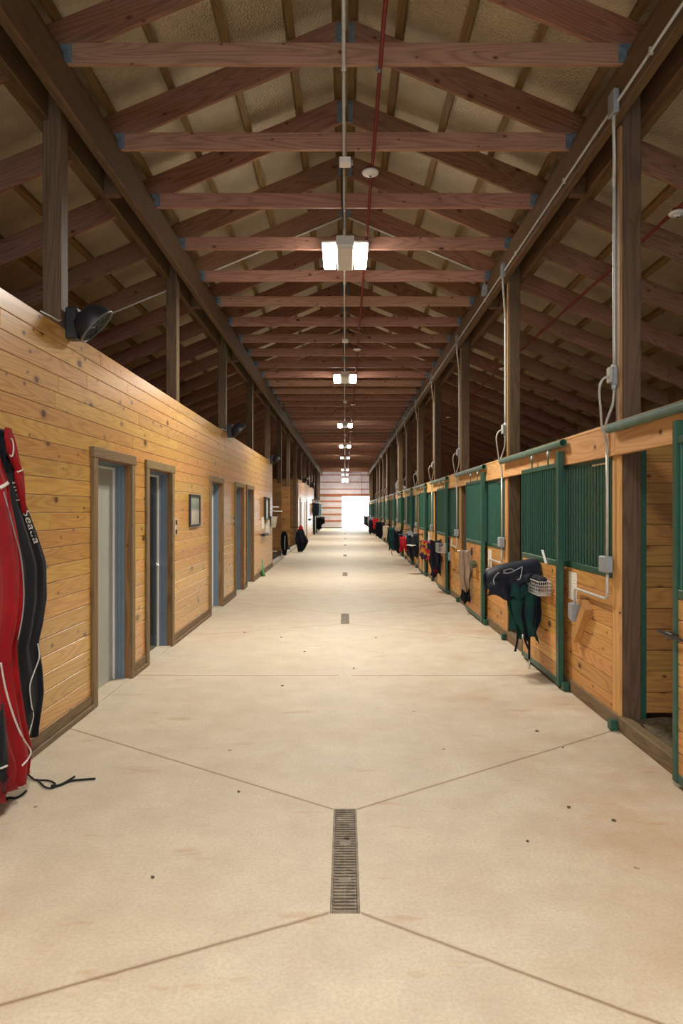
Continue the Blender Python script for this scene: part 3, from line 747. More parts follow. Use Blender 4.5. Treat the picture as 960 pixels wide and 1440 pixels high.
# drops at each right post
def post_drop(yp):
    t=thing('electrical_drop','','conduit',(2.12,yp+.08,2.7)); yc=yp+.085
    mb=MB(); mb.bbox(2.03,2.075,yp-.14,yp-.02,4.73,4.91,.006); mb.build('girder_box',M['grey_box'],t)
    mb=MB(); mb.tube(smoothcurve([(2.055,yp-.08,4.73),(2.055,yp-.075,4.62),(2.09,yp-.0,4.42),(2.12,yc,4.28),(2.122,yc,4.1),(2.122,yc,2.86)],6),.014,8)
    mb.lathe((2.122,yc,2.86),(0,0,-1),[(0,.014),(.0,.022),(.04,.022),(.04,0)],10); mb.build('upper_conduit',M['conduit'],t,True)
    mb=MB(); mb.bbox(2.098,2.152,yc-.028,yc+.03,2.70,2.84,.01); mb.lathe((2.122,yc,2.70),(0,0,-1),[(0,.02),(.03,.02),(.03,0)],10); bx=mb.build('switch_box',M['grey_box'],t)
    mb=MB(); mb.bbox(2.072,2.098,yc-.045,yc+.035,2.715,2.84,.008); mb.build('box_cover',M['flex'],bx)
    mb=MB(); mb.tube(smoothcurve([(2.122,yc,2.69),(2.118,yc+.02,2.55),(2.085,yc+.06,2.42),(2.072,yc+.07,2.33),(2.082,yc+.06,2.25),(2.088,yc+.05,2.15)],6),.0105,8)
    mb.tube(smoothcurve([(2.075,yc-.01,2.77),(2.03,yc-.0,2.74),(2.005,yc+.0,2.66),(2.03,yc+.04,2.52),(2.06,yc+.10,2.40),(2.066,yc+.10,2.34)],6),.0095,8)
    mb.build('flexible_conduit',M['flex'],t,True)
    yl=yc+.055
    mb=MB(); mb.tube([(2.088,yl,2.2),(2.088,yl,1.34)],.0115,8); 
    mb.tube(bend([(2.088,yl,1.22),(2.09,yl,1.0),(2.09,yl+.78,1.0),(2.09,yl+.78,.86)],6),.0125,8); mb.build('lower_conduit',M['conduit'],t,True)
    mb=MB(); mb.bbox(2.05,2.12,yl-.045,yl+.09,1.215,1.345,.008); mb.build('outlet_box',M['grey_box'],t)
    mb=MB(); mb.prism([(yl+.72,.86),(yl+.84,.86),(yl+.835,.73),(yl+.74,.70)],'x',2.05,2.125); mb.build('socket_cover',M['grey_box'],t)
    return t
ED=post_drop(PY(0))
for n in range(12):
    lab='grey conduit and boxes down the %s post on the right'%ordinal(n+1)
    if n==7: continue
    if n==0: ED['label']=lab
    else: dup(ED,(0,BAY*n,0),lab)

# ------------------------------------------------------------------ fans on the left posts
def make_fan(yp):
    c=Vector((-2.0,yp+.10,3.20)); t=thing('barn_fan','','fan',c)
    a=Vector((.62,.18,-.60)).normalized(); R=.165
    h=MB(); h.lathe(c,a,[(-.10,.0),(-.10,.07),(-.085,.115),(-.03,R*.93),(.035,R),(.05,R),(.05,R*.92),(.03,R*.9),(.03,0)],28); h.build('fan_housing',M['black'],t,True)
    r=MB(); b=a.cross(Vector((0,0,1))).normalized(); u=a.cross(b)
    r.tube([c+a*.05+b*(R*math.cos(k*PI/16))+u*(R*math.sin(k*PI/16)) for k in range(33)],.008,6,False); r.build('fan_rim',M['fan_rim'],t,True)
    g=MB()
    for q in (.3,.55,.8): g.tube([c+a*.045+b*(R*q*math.cos(k*PI/12))+u*(R*q*math.sin(k*PI/12)) for k in range(25)],.003,5,False)
    for k in range(12): g.tube([c+a*.045+b*(.02*math.cos(k*PI/6))+u*(.02*math.sin(k*PI/6)),c+a*.05+b*(R*math.cos(k*PI/6))+u*(R*math.sin(k*PI/6))],.003,5,False)
    g.build('fan_grille',M['fan_face'],t)
    k=MB(); k.bbox(-2.183,-2.09,yp+.02,yp+.13,3.05,3.30,.01); k.obox((-2.09,yp+.09,3.2),(.05,0,.0),(0,.03,0),(0,0,.04)); k.build('fan_bracket',M['black'],t)
    w=MB(); w.tube([(-2.20,yp+.0,3.19),(-2.19,yp-.08,3.16),(-2.21,yp-.16,3.17),(-2.23,yp-.3,3.17)],.006,6); w.build('fan_cord',M['white_pl'],t,True)
    return t
FN=make_fan(PY(0))
for i,n in enumerate((0,2,4,8,10)):
    lab=['black drum fan on the nearest left post, above the plank wall','small black fan above the plank wall, on the third left post','small black fan at the far top corner of the plank wall','tiny black fan above the far white plank wall','tiny black fan near the far end of the far plank wall'][i]
    if i==0: FN['label']=lab
    else: dup(FN,(0,BAY*n,0),lab)

# ------------------------------------------------------------------ things on the left wall
yc=(9.52+10.18)/2
t=thing('picture_frame','dark framed faded print on the plank wall between the second and third doors','picture',(XL,yc,1.69))
f=MB(); a0,a1,b0,b1=9.52,10.18,1.47,1.93
for (y0,y1,z0,z1) in ((a0,a1,b0,b0+.035),(a0,a1,b1-.035,b1),(a0,a0+.035,b0+.035,b1-.035),(a1-.035,a1,b0+.035,b1-.035)): f.bbox(XL+.002,XL+.03,y0,y1,z0,z1,.004)
f.build('frame',M['black'],t); p=MB(); p.bbox(XL+.002,XL+.014,a0+.03,a1-.03,b0+.03,b1-.03,.001); p.build('print',M['print'],t)
for i,(y,lab) in enumerate(((8.76,'steel switch plate beside the second door frame'),(13.32,'steel switch plate just before the fourth door frame'))):
    t=thing('light_switch',lab,'switch',(XL,y,1.48)); p=MB(); p.bbox(XL+.001,XL+.012,y-.04,y+.04,1.38,1.60,.003); p.build('switch_plate',M['beige'],t)
    for z in (1.43,1.55):
        k=MB(); k.bbox(XL+.012,XL+.024,y-.022,y+.022,z-.03,z+.03,.003); k.build('toggle',M['black'],t)
t=thing('notice_board','narrow dark framed board near the far end of the plank wall','notice board',(XL,18.9,1.75))
f=MB()
for (y0,y1,z0,z1) in ((18.3,19.2,1.43,1.46),(18.3,19.2,2.02,2.05),(18.3,18.33,1.46,2.02),(19.17,19.2,1.46,2.02)): f.bbox(XL+.001,XL+.07,y0,y1,z0,z1,.003)
f.build('frame',M['black'],t); p=MB(); p.bbox(XL+.001,XL+.02,18.33,19.17,1.46,2.02,.002); p.build('board_panel',M['white_pl'],t)
for i,z in enumerate((1.78,1.66)):
    t=thing('blanket_bar','%s of two slim bars jutting from the plank wall past the notice board'%('upper','lower')[i],'bar',(XL,19.4,z)); m=MB(); m.tube([(XL,19.4+.2*i,z+.04),(XL+.16,19.4+.2*i,z),(XL+.30+.08*i,19.4+.2*i,z)],.012,8); m.build('bar',M['white_pl'],t,True)
    m=MB(); m.bbox(XL+.001,XL+.014,19.36+.2*i,19.44+.2*i,z-.02,z+.1,.003); m.build('wall_plate',M['black'],t)
t=thing('wall_bin','beige plastic bin hung at the far end of the plank wall','bin',(XL+.1,20.1,1.2))
m=MB(); m.loft([[Vector(p) for p in ((XL+.006,19.95,1.18),(XL+.12,19.95,1.18),(XL+.12,20.3,1.18),(XL+.006,20.3,1.18))],[Vector(p) for p in ((XL+.006,19.9,1.50),(XL+.17,19.9,1.50),(XL+.17,20.36,1.50),(XL+.006,20.36,1.50))]]); m.build('bin_body',M['beige'],t)
m=MB(); m.bbox(XL+.004,XL+.03,19.84,19.89,1.22,1.52,.003); m.build('bin_bracket',M['black'],t)
for i,(y,z,w_,h_,lab) in enumerate(((18.1,1.36,.55,.30,'white paper sheet pinned left of the notice board end'),(19.25,1.20,.9,.40,'large white paper sheet under the notice board'))):
    m=MB(); m.bbox(XL+.001,XL+.006,y-w_/2,y+w_/2,z-h_/2,z+h_/2,.001); tag(m.build('paper_sheet',M['paper'],origin=(XL,y,z)),lab,'paper')
m=MB(); m.bbox(XL+.001,XL+.10,17.7,18.6,1.015,1.085,.006); tag(m.build('wall_tray',M['black'],origin=(XL,18.1,1.05)),'black tray on the plank wall below the white papers','tray')
t=thing('dustpan','small green plastic dustpan standing against the foot of the plank wall','dustpan',(XL+.1,18.0,0))
m=MB(); m.loft([[Vector((XL+.05+.03*math.cos(a)*1.5+.03,17.6+.16*math.sin(a),.0)) for a in [2*PI*k/10 for k in range(10)]],[Vector((XL+.06+.02*math.cos(a),17.6+.12*math.sin(a),.18)) for a in [2*PI*k/10 for k in range(10)]],[Vector((XL+.05+.012*math.cos(a),17.6+.02*math.sin(a),.32)) for a in [2*PI*k/10 for k in range(10)]]]); m.build('pan',M['greenplastic'],t,True)
m=MB(); m.tube([(XL+.05,17.6,.31),(XL+.045,17.6,.42)],.012,8); m.build('handle',M['greenplastic'],t,True)

# ------------------------------------------------------------------ cloth makers
def sample(prof,t):
    """piecewise linear [(t,val...)]"""
    for i in range(len(prof)-1):
        a,b=prof[i],prof[i+1]
        if t<=b[0] or i==len(prof)-2:
            u=0 if b[0]==a[0] else max(0,min(1,(t-a[0])/(b[0]-a[0]))); u=u*u*(3-2*u)*.4+u*.6
            return [a[k]+(b[k]-a[k])*u for k in range(1,len(a))]
def hang(prof,x_in,nf=5,amp=.02,phase=0,n=64,rows=44,axis='y',flip=1):
    """Gathered cloth hanging down. prof=[(z, lo, hi, thick)] top to bottom; lo/hi along the axis. x_in = wall side plane; flip +1: grows towards +x. Returns rings."""
    z0,z1=prof[0][0],prof[-1][0]; pr=[((z0-p[0])/(z0-z1),)+tuple(p[1:]) for p in prof]
    rings=[]
    for r in range(rows+1):
        t=r/rows; lo,hi,th=sample(pr,t); z=z0+(z1-z0)*t; ring=[]
        for k in range(n):
            a=2*PI*k/n; c,s=math.cos(a),math.sin(a)
            u=(math.copysign(abs(c)**.75,c)); v=(math.copysign(abs(s)**.6,s))
            y=(lo+hi)/2+(hi-lo)/2*u
            f=amp*min(1,.25+t*1.5)*math.sin(u*nf*2.1+phase+.9*math.sin(t*3+phase))+amp*.5*math.sin(u*nf*4.7+phase*2+t*4)
            d=th/2*(1+v)+(f if v>-.2 else 0)*(1 if abs(u)<.93 else .4)
            d=max(d,.0)
            zz=z+(.012*math.sin(u*7+phase) if r in (0,rows) else 0)
            ring.append(Vector((x_in+flip*d,y,zz)) if axis=='y' else Vector((y,x_in+flip*d,zz)))
        rings.append(ring)
    return rings
def px(x,y,X):
    """world point at lateral plane X seen at pixel (measured once, used as fixed coordinates)"""
    Y=960*X/(x-485); return (Y,H-(y-716)*Y/960)

# left blankets -------------------------------------------------------
def fit(rings,edge):
    """slide every ring along the wall until its aisle-side edge follows the measured outline (pixel y -> pixel x)"""
    out=[]
    for ring in rings:
        for _ in range(6):
            best=max(ring,key=lambda p:485+960*p.x/p.y); bx=485+960*best.x/best.y; by=716-960*(best.z-H)/best.y
            e=edge; tx=e[0][0]
            for (xa,ya),(xb,yb) in zip(e,e[1:]):
                if by>=ya: tx=xa+(xb-xa)*min(1,(by-ya)/max(1e-6,yb-ya))
            sh=960*best.x/(tx-485)-best.y; ring=[Vector((p.x,p.y+sh,p.z)) for p in ring]
        out.append(ring)
    return out
def outl(pts,X,near,th):
    out=[]
    for (x,y,nw,tk) in pts:
        Y,z=px(x,y,X); out.append((z,Y-nw,Y,tk))
    return out
# black blanket with red collar (behind, nearest the wall)
Xb=-2.04
prB=outl([(16,604,.10,.05),(20,640,.22,.07),(27,672,.34,.09),(37,710,.44,.10),(52,750,.52,.11),(65,790,.58,.115),(66,840,.60,.115),(60,880,.58,.11),(53,905,.55,.10),(60,940,.58,.10),(61,975,.58,.10),(56,1010,.55,.10),(53,1038,.5,.09)],Xb,0,0)
tB=thing('horse_blanket','black blanket with white lettering and red collar hanging behind the red one','horse blanket',(XL+.1,4.4,1.0))
m=MB(); m.loft(fit(hang(prB,XL+.012,5,.012,.5),[(16,604),(20,640),(27,672),(37,710),(52,750),(65,790),(66,840),(60,880),(54,905),(60,940),(62,975),(57,1010),(53,1038)])); bB=m.build('blanket_body',M['navy'],tB,True)
# front red blanket
Xa=-1.97
prA=outl([(3,612,.10,.06),(6,650,.30,.12),(13,690,.42,.14),(22,735,.55,.16),(31,790,.66,.17),(35,830,.7,.18),(32,870,.7,.18),(26,905,.68,.17),(30,960,.7,.17),(38,1015,.7,.17),(46,1055,.62,.16),(42,1078,.5,.14)],Xa,0,0)
tA=thing('horse_blanket','red blanket with white piping hanging nearest the camera on the plank wall','horse blanket',(XL+.2,4.2,1.0))
m=MB(); m.loft(fit(hang(prA,XL+.15,6,.018,2.2),[(-4,612),(1,650),(13,680),(14,700),(24,745),(33,800),(35,835),(31,875),(24,905),(27,950),(36,1010),(46,1055),(42,1078)])); bA=m.build('blanket_body',M['red'],tA,True)
def front_x(prof,x_in,z,y,off=.0):
    z0,z1=prof[0][0],prof[-1][0]; pr=[((z0-p[0])/(z0-z1),)+tuple(p[1:]) for p in prof]; lo,hi,th=sample(pr,(z0-z)/(z0-z1)); return x_in+th+off
from mathutils.bvhtree import BVHTree
def bvh_of(o):
    o0=ORIG[o.name]; me=o.data
    return BVHTree.FromPolygons([v.co+o0 for v in me.vertices],[tuple(p.vertices) for p in me.polygons])
CAM=Vector((0,0,H))
def project(tree,pix,lift=.006,dfl=None):
    """lay a trimming line on a cloth: follow the given directions from the eye point to the cloth surface"""
    out=[]
    for (x,y) in pix:
        d=Vector(((x-485)/960,1,-(y-716)/960)).normalized(); h=tree.ray_cast(CAM,d)
        if h[0] is not None: out.append(h[0]-d*lift)
    return out
trA=bvh_of(bA); trB=bvh_of(bB)
def trim(parent,tree,pix,mat,rad,name,lift=.004):
    p=project(tree,[tuple(q)[:2] for q in smoothcurve([(a,b,0) for a,b in pix],6)],lift)
    if len(p)>2:
        m=MB(); m.tube(p,rad,6); return m.build(name,mat,parent,True)
trim(bA,trA,[(1,932),(8,970),(20,1010),(32,1038),(43,1056),(40,1066),(31,1077)],M['white_pipe'],.006,'piping')
trim(bA,trA,[(0,686),(7,682),(12,678)],M['white_pipe'],.011,'chest_band')
trim(bA,trA,[(5,692),(13,720),(21,752),(29,782),(33,820),(33,850),(30,875),(25,900)],M['grey_pipe'],.004,'piping')
trim(bB,trB,[(53,905),(55,925),(48,945),(42,965),(44,990),(47,1005),(44,1020),(40,1036)],M['white_pipe'],.0045,'piping')
trim(bB,trB,[(38,1041),(45,1039),(52,1041)],M['white_pipe'],.006,'hem_band')
# red collar and shoulder of the black blanket
m=MB(); pr=outl([(14,604,.05,.025),(22,618,.10,.03),(25,640,.11,.035),(33,668,.07,.03)],-2.05,0,0); m.loft(fit(hang(pr,XL+.10,3,.004,1,30,14),[(16,604),(22,620),(27,643),(33,668)])); cl=m.build('collar',M['red'],tB,True); trC=bvh_of(cl)
m=MB(); q=[(-2.036,4.165+.03*math.cos(a),2.095+.055*math.sin(a)) for a in [-2.2+3.9*k/16 for k in range(17)]]; m.tube(q,.0045,6,False); m.build('collar_ring',M['white_pipe'],cl,True)
m=MB(); pr=outl([(30,662,.08,.03),(34,668,.10,.03),(36,700,.07,.03),(38,722,.04,.02)],-2.07,0,0); m.loft(fit(hang(pr,XL+.10,3,.004,1,30,14),[(33,660),(34,668),(36,700),(38,722)])); sh=m.build('shoulder_strip',M['red'],tB,True); trS=bvh_of(sh)
trim(sh,trS,[(24,664),(29,662),(34,659)],M['white_pipe'],.007,'chest_band')
# lettering
cu=bpy.data.curves.new('lettering','FONT'); cu.body='nicp Seaua'; cu.size=.085; cu.extrude=.001; cu.space_character=1.02; cu.shear=.15
tmp=bpy.data.objects.new('tmp_lettering',cu); COL.objects.link(tmp); dg=bpy.context.evaluated_depsgraph_get(); me=bpy.data.meshes.new_from_object(tmp.evaluated_get(dg)); bpy.data.objects.remove(tmp)
wd=max(v.co.x for v in me.vertices)
pA,pB=(19.5,676),(51,764); nxd=Vector((pB[0]-pA[0],pB[1]-pA[1])).normalized(); perp=Vector((nxd.y,-nxd.x)); scale_px=(Vector(pB)-Vector(pA)).length/wd
ok=True; pts=[]
for v_ in me.vertices:
    q=Vector(pA)+nxd*(v_.co.x*scale_px)+perp*((v_.co.y-.02)*scale_px*.62)
    d=Vector(((q.x-485)/960,1,-(q.y-716)/960)).normalized(); h=trB.ray_cast(CAM,d)
    pts.append((h[0]-d*(.004+v_.co.z)) if h[0] is not None else None)
fs=[tuple(p.vertices) for p in me.polygons if all(pts[i] is not None for i in p.vertices)]
m=MB(); m.add([p if p is not None else Vector((XL,4.4,1.6)) for p in pts],fs); lt=m.build('lettering',M['white_pipe'],bB); bpy.data.meshes.remove(me)
lt['label']='white stitched lettering'
# hook rail and straps
t=thing('blanket_hook','dark metal hook rail holding the blankets on the plank wall','hook',(XL,4.25,2.2))
m=MB(); m.tube(smoothcurve([(XL,4.2,2.22),(XL+.05,4.2,2.21),(XL+.10,4.2,2.20),(XL+.11,4.2,2.22)]),.009,8); m.build('hook_arm',M['black'],t,True)
m=MB(); m.bbox(XL+.0,XL+.014,4.14,4.27,2.17,2.30,.003); m.build('hook_plate',M['black'],t)
def fl(x,y,z=.008):
    Y=1.72*960/(y-716)*(1-z/1.72); return ((x-485)/960*Y,Y,z)
m=MB(); m.tube(smoothcurve([fl(27,1080,.06),fl(38,1088,.02),fl(44,1093),fl(50,1097),fl(57,1097),fl(70,1098),fl(78,1103),fl(74,1108),fl(64,1107),fl(56,1100),fl(52,1096)]),.0055,6)
m.tube(smoothcurve([fl(73,1107),fl(88,1102),fl(105,1092)]),.0065,6); m.tube(smoothcurve([fl(73,1107),fl(85,1104),fl(100,1098),fl(120,1096),fl(134,1095)]),.0065,6)
m.lathe(fl(75,1106),(0,0,1),[(-.008,0),(-.006,.016),(.008,.016),(.012,0)],10); m.build('leg_strap',M['strap'],tA,True)
m=MB(); m.tube(smoothcurve([fl(-8,1122),fl(4,1125),fl(12,1122),fl(22,1122),fl(30,1118),fl(37,1112)]),.007,6); m.lathe(fl(4,1124),(0,0,1),[(-.008,0),(-.006,.03),(.012,.02),(.016,0)],8); m.tube(smoothcurve([fl(-6,1110,.03),fl(4,1108),fl(14,1108)]),.006,6); m.tube(smoothcurve([fl(-6,1106,.05),fl(8,1100,.03),fl(17,1092,.04)]),.006,6); m.build('leg_strap',M['strap'],tA,True)
pr=outl([(6,985,.45,.12),(12,1030,.45,.13),(12,1070,.42,.12),(10,1083,.38,.1)],-1.90,0,0); m=MB(); m.loft(fit(hang(pr,XL+.24,4,.010,.3,40,20),[(4,985),(9,1030),(12,1065),(10,1083)])); fp=m.build('lower_flap',M['navy'],tA,True); trF=bvh_of(fp)
trim(fp,trF,[(0,1081),(5,1079),(10,1077)],M['white_pipe'],.006,'hem_band')
m=MB(); pr=outl([(13,1080,.38,.11),(15,1090,.36,.11),(9,1103,.3,.09)],-1.92,0,0); m.loft(fit(hang(pr,XL+.22,4,.008,.3,30,8),[(13,1080),(15,1090),(9,1103)])); m.build('hem_trim',M['maroon'],tA,True)

# ------------------------------------------------------------------ racks and blankets on the right-hand stalls
def drape(yc,xa,xb,zt,zf,zb,depth=.10,amp=.018,ph=0,cols=26,rows=22,tilt=0.0,wav=.03,dome=0.0):
    """blanket thrown over a bar that juts from the stall front along x. zf / zb: hem heights front and back, each (at xa, at xb). Closed, thick."""
    def hem(z,u): return z[0]+(z[1]-z[0])*u+wav*math.sin(u*9+ph)
    th=.014; outer=[];inner=[]
    for i in range(cols+1):
        u=i/cols; x=xa+(xb-xa)*u; ztop=zt+tilt*(u-.5)-dome*(2*u-1)**2+.012*math.sin(u*6+ph)
        A=[];B=[]; R=depth/2
        prof=[]
        hf,hb=hem(zf,u),hem(zb,u)
        for k in range(rows+1):      # front leg up
            t=k/rows; z=hf+(ztop-R-hf)*t; fold=amp*(1-t*.75)*(math.sin(u*13+ph+t*2)+.5*math.sin(u*27+ph*2))
            prof.append((yc-R-.035*(1-t)+fold-.03*math.sin(t*PI),z,1-t))
        for k in range(1,8):
            a=PI-PI*k/8; prof.append((yc+R*math.cos(a),ztop-R+R*math.sin(a),0))
        for k in range(rows+1):
            t=1-k/rows; z=hb+(ztop-R-hb)*t; fold=amp*(1-t*.75)*(math.sin(u*11+ph+2+t*2))
            prof.append((yc+R+.02*(1-t)+fold,z,1-t))
        n=len(prof)
        for k,(y,z,w) in enumerate(prof):
            y0,z0,_=prof[max(k-1,0)]; y1,z1,_=prof[min(k+1,n-1)]; d=Vector((y1-y0,z1-z0)); d=d.normalized() if d.length>0 else Vector((0,1)); nn=Vector((-d.y,d.x))
            xx=x+.02*w*math.sin(z*14+ph+u*3)*(1 if .05<u<.95 else 1.6)
            A.append(Vector((xx,y,z))); B.append(Vector((xx,y-nn.x*th*-1*-1,z-nn.y*th)))
        outer.append(A+B[::-1])
    m=MB(); m.loft(outer,True); return m
def bar(yc,z,L,lab,tip=None):
    t=thing('blanket_bar',lab,'bar',(2.04,yc,z)); m=MB(); m.tube([(2.042,yc,z),(2.04-L,yc,z)],.011,8); m.build('bar',M['black'],t,True)
    if tip: m=MB(); m.tube([(2.04-L+.19,yc,z),(2.03-L,yc,z+.005)],.0125,8); m.build('bar_sleeve',M[tip],t,True)
    m=MB(); m.bbox(2.028,2.044,yc-.03,yc+.03,z-.06,z+.06,.004); m.build('mount_plate',M['black'],t); return t
def basket(yc,x0,x1,z0,z1,L,lab):
    t=thing('wire_basket',lab,'basket',((x0+x1)/2,yc,z0)); y0,y1=yc-L/2,yc+L/2; m=MB(); w=.0017
    def ring(z,e=0): m.tube([(x0+e,y0+e,z),(x1-e,y0+e,z),(x1-e,y1-e,z),(x0+e,y1-e,z),(x0+e,y0+e,z)],w*1.4,5,False)
    for k in range(5): ring(z0+(z1-z0)*k/4)
    n=6
    for k in range(n+1):
        x=x0+(x1-x0)*k/n; m.tube([(x,y0,z1),(x,y0,z0),(x,y1,z0),(x,y1,z1)],w,5,False)
    n=9
    for k in range(n+1):
        y=y0+(y1-y0)*k/n; m.tube([(x0,y,z1),(x0,y,z0),(x1,y,z0),(x1,y,z1)],w,5,False)
    m.build('basket_wires',M['wire'],t); r=MB(); r.tube([(x0,y0,z1),(x1,y0,z1),(x1,y1,z1),(x0,y1,z1),(x0,y0,z1)],.0045,6,False); r.build('basket_rim',M['wire'],t)
    return t
def blob(c,r,mat,name,parent=None,seed=0,origin=None):
    rnd=random.Random(seed); m=MB(); rings=[]; n=14
    for i in range(9):
        a=-PI/2+PI*i/8; rr=max(.02,math.cos(a)); rings.append([Vector((c[0]+r[0]*rr*math.cos(2*PI*k/n)*(1+.1*math.sin(3*k+seed)),c[1]+r[1]*rr*math.sin(2*PI*k/n),c[2]+r[2]*math.sin(a))) for k in range(n)])
    m.loft(rings); return m.build(name,mat,parent,True,origin)

# stall two: black blanket over bar, green one beneath, basket
YB1=7.22
bar(YB1,1.06,.56,'black blanket bar under the folded black blanket on the second stall door')
t2=thing('horse_blanket','long dark green and navy blanket hanging beneath the black one on the second stall door','horse blanket',(1.85,YB1,.8))
gl=drape(YB1,1.74,2.0,1.075,(.50,.30),(.40,.36),.09,.022,.4,wav=.05); bG=gl.build('blanket_body',M['dkgreen'],t2,True)
g2=drape(YB1+.03,1.86,2.035,1.07,(.34,.46),(.5,.5),.12,.02,2.4,wav=.04); g2.build('lining',M['navy'],t2,True)
m=MB(); m.tube([(1.80,YB1-.11,.45),(1.79,YB1-.12,.34),(1.765,YB1-.13,.24)],.012,6); m.tube([(1.86,YB1-.11,.40),(1.88,YB1-.12,.33),(1.905,YB1-.13,.27)],.012,6); m.build('strap',M['strap'],t2,True)
m=MB(); m.lathe((1.845,YB1-.13,.40),(0,0,1),[(-.03,0),(-.025,.012),(.02,.012),(.03,0)],8); m.build('buckle',M['chrome'],t2,True)
t1=thing('horse_blanket','black blanket with silver piping folded over a bar on the second stall door','horse blanket',(1.75,YB1,1.0))
m=drape(YB1,1.48,2.03,1.17,(.76,.95),(.80,.9),.24,.022,1.1,tilt=.14,wav=.06,dome=.05); bK=m.build('blanket_body',M['navy2'],t1,True); tK=bvh_of(bK)
m=drape(YB1-.08,1.72,1.88,1.02,(.79,.83),(.9,.9),.10,.012,.1,14,14,wav=.02); m.build('side_flap',M['dkgreen'],t1,True)
trim(bK,tK,[(695,822),(694,815),(698,808),(702,805)],M['grey_pipe'],.005,'piping')
trim(bK,tK,[(707,806),(714,806),(722,803),(718,800),(708,803),(715,806),(728,800),(734,797)],M['grey_pipe'],.0045,'piping')
trim(bK,tK,[(734,797),(733,806),(731,814),(727,815)],M['grey_pipe'],.006,'piping')
basket(6.95,1.91,2.035,.862,1.0,.40,'silver wire basket mounted beside the black blanket on the second stall door')
for i,(dy,rx) in enumerate(((-.09,(.045,.09,.05)),(.09,(.05,.08,.045)))):
    o=blob((1.975,6.95+dy,1.0),rx,M['brush'],'grooming_brush',None,i,(1.975,6.95+dy,.97)); tag(o,'dark brush in the wire basket, %s of the two'%('nearer','farther')[i],'brush')
t=thing('lead_rope','dark lead rope with a silver snap hanging to the floor below the green blanket','rope',(2.02,7.55,.5))
m=MB(); m.tube(smoothcurve([(2.03,7.45,.95),(2.0,7.4,.7),(1.99,7.38,.35),(1.985,7.36,.09)]),.013,8); m.build('rope',M['strap'],t,True)
m=MB(); m.lathe((1.985,7.36,.0),(0,0,1),[(0,.008),(.02,.014),(.06,.012),(.1,.013),(.1,0)],8); m.build('snap',M['chrome'],t,True)
m=MB(); m.obox((2.035,6.98,1.235),(.004,.03,.02),(0,.05,.045),(.012,0,0)); tag(m.build('folded_note',M['paper'],origin=(2.03,6.98,1.235)),'folded white note tucked on the rail of the second stall door','note')
# diagonal wooden blocks, notices
def swing_block(yc,z,ang,lab):
    t=thing('wooden_block',lab,'wooden block',(2.09,yc,z)); ax=Vector((0,math.sin(ang),math.cos(ang))); w=Vector((0,math.cos(ang),-math.sin(ang)))
    m=MB(); m.obox((2.098,yc,z),ax*.21,w*.045,(.030,0,0)); m.build('block_body',M['block'],t)
    m=MB(); m.obox(Vector((2.10,yc,z))+ax*.232,ax*.025,w*.055,(.034,0,0)); m.build('top_batten',M['pine_z'],t)
swing_block(6.08,.70,-.72,'slanted pine block on the planks beside the outlet of the second stall front')
for n,a in ((3,.5),): swing_block(13.3,.74,a,'slanted pine block on the planks of the %s stall front'%ordinal(n+1))
for n in range(1,6):
    y0=6.27+BAY*(n-1); m=MB(); m.bbox(2.126,2.1295,y0,y0+.22,.87,1.13,.0005)
    tag(m.build('notice_sheet',M['notice'],origin=(2.128,y0,1.0)),'white printed notice pinned to the planks of the %s stall front'%ordinal(n+1),'notice')
# stall three: tan canvas over a bar, cap
bar(11.0,1.04,.22,'silver-tipped blanket bar on the third stall door','white_pl')
t=thing('canvas_sheet','tan canvas sheet hanging from the bar on the third stall door','sheet',(1.94,11.0,.7))
m=drape(11.0,1.85,2.02,1.06,(.40,.42),(.45,.45),.05,.03,.8,18,22,wav=.03); m.build('cloth',M['tan'],t,True)
m=drape(11.06,1.90,2.0,.62,(.22,.2),(.25,.25),.05,.015,.8,10,8,wav=.03); m.build('dark_hem',M['navy'],t,True)
t=thing('camouflage_cap','small camouflage cap hanging beside the tan sheet on the third stall door','cap',(1.99,10.55,.86)); c=blob((1.985,10.55,.87),(.055,.10,.06),M['camo'],'crown',t,3)
m=MB(); m.bbox(1.93,2.02,10.38,10.50,.835,.845,.002); m.build('brim',M['camo'],t)
# stall four: floral blanket roll, dark blanket, basket
bar(14.55,1.03,.46,'blanket bar on the fourth stall door, under the floral cloth')
t=thing('floral_blanket','red and yellow floral cloth hanging on the fourth stall bar','blanket',(1.73,14.55,.8)); m=drape(14.55,1.62,1.83,1.05,(.62,.66),(.7,.7),.14,.015,.2,16,14); m.build('cloth',M['floral'],t,True)
t=thing('horse_blanket','dark navy blanket with red hem on the fourth stall door','horse blanket',(1.93,14.5,.6)); m=drape(14.5,1.80,2.02,1.06,(.28,.34),(.4,.4),.12,.03,1.7,18,22,wav=.05); m.build('blanket_body',M['navy2'],t,True)
m=drape(14.42,1.86,1.95,.50,(.36,.36),(.4,.4),.05,.01,.6,8,6); m.build('red_hem',M['maroon'],t,True)
basket(13.95,1.88,2.035,.84,1.02,.42,'silver wire basket on the fourth stall door'); o=blob((1.955,13.95,1.0),(.05,.14,.05),M['brush'],'grooming_brush',None,5,(1.955,13.95,.97)); tag(o,'dark brush lying in the basket of the fourth stall door','brush')
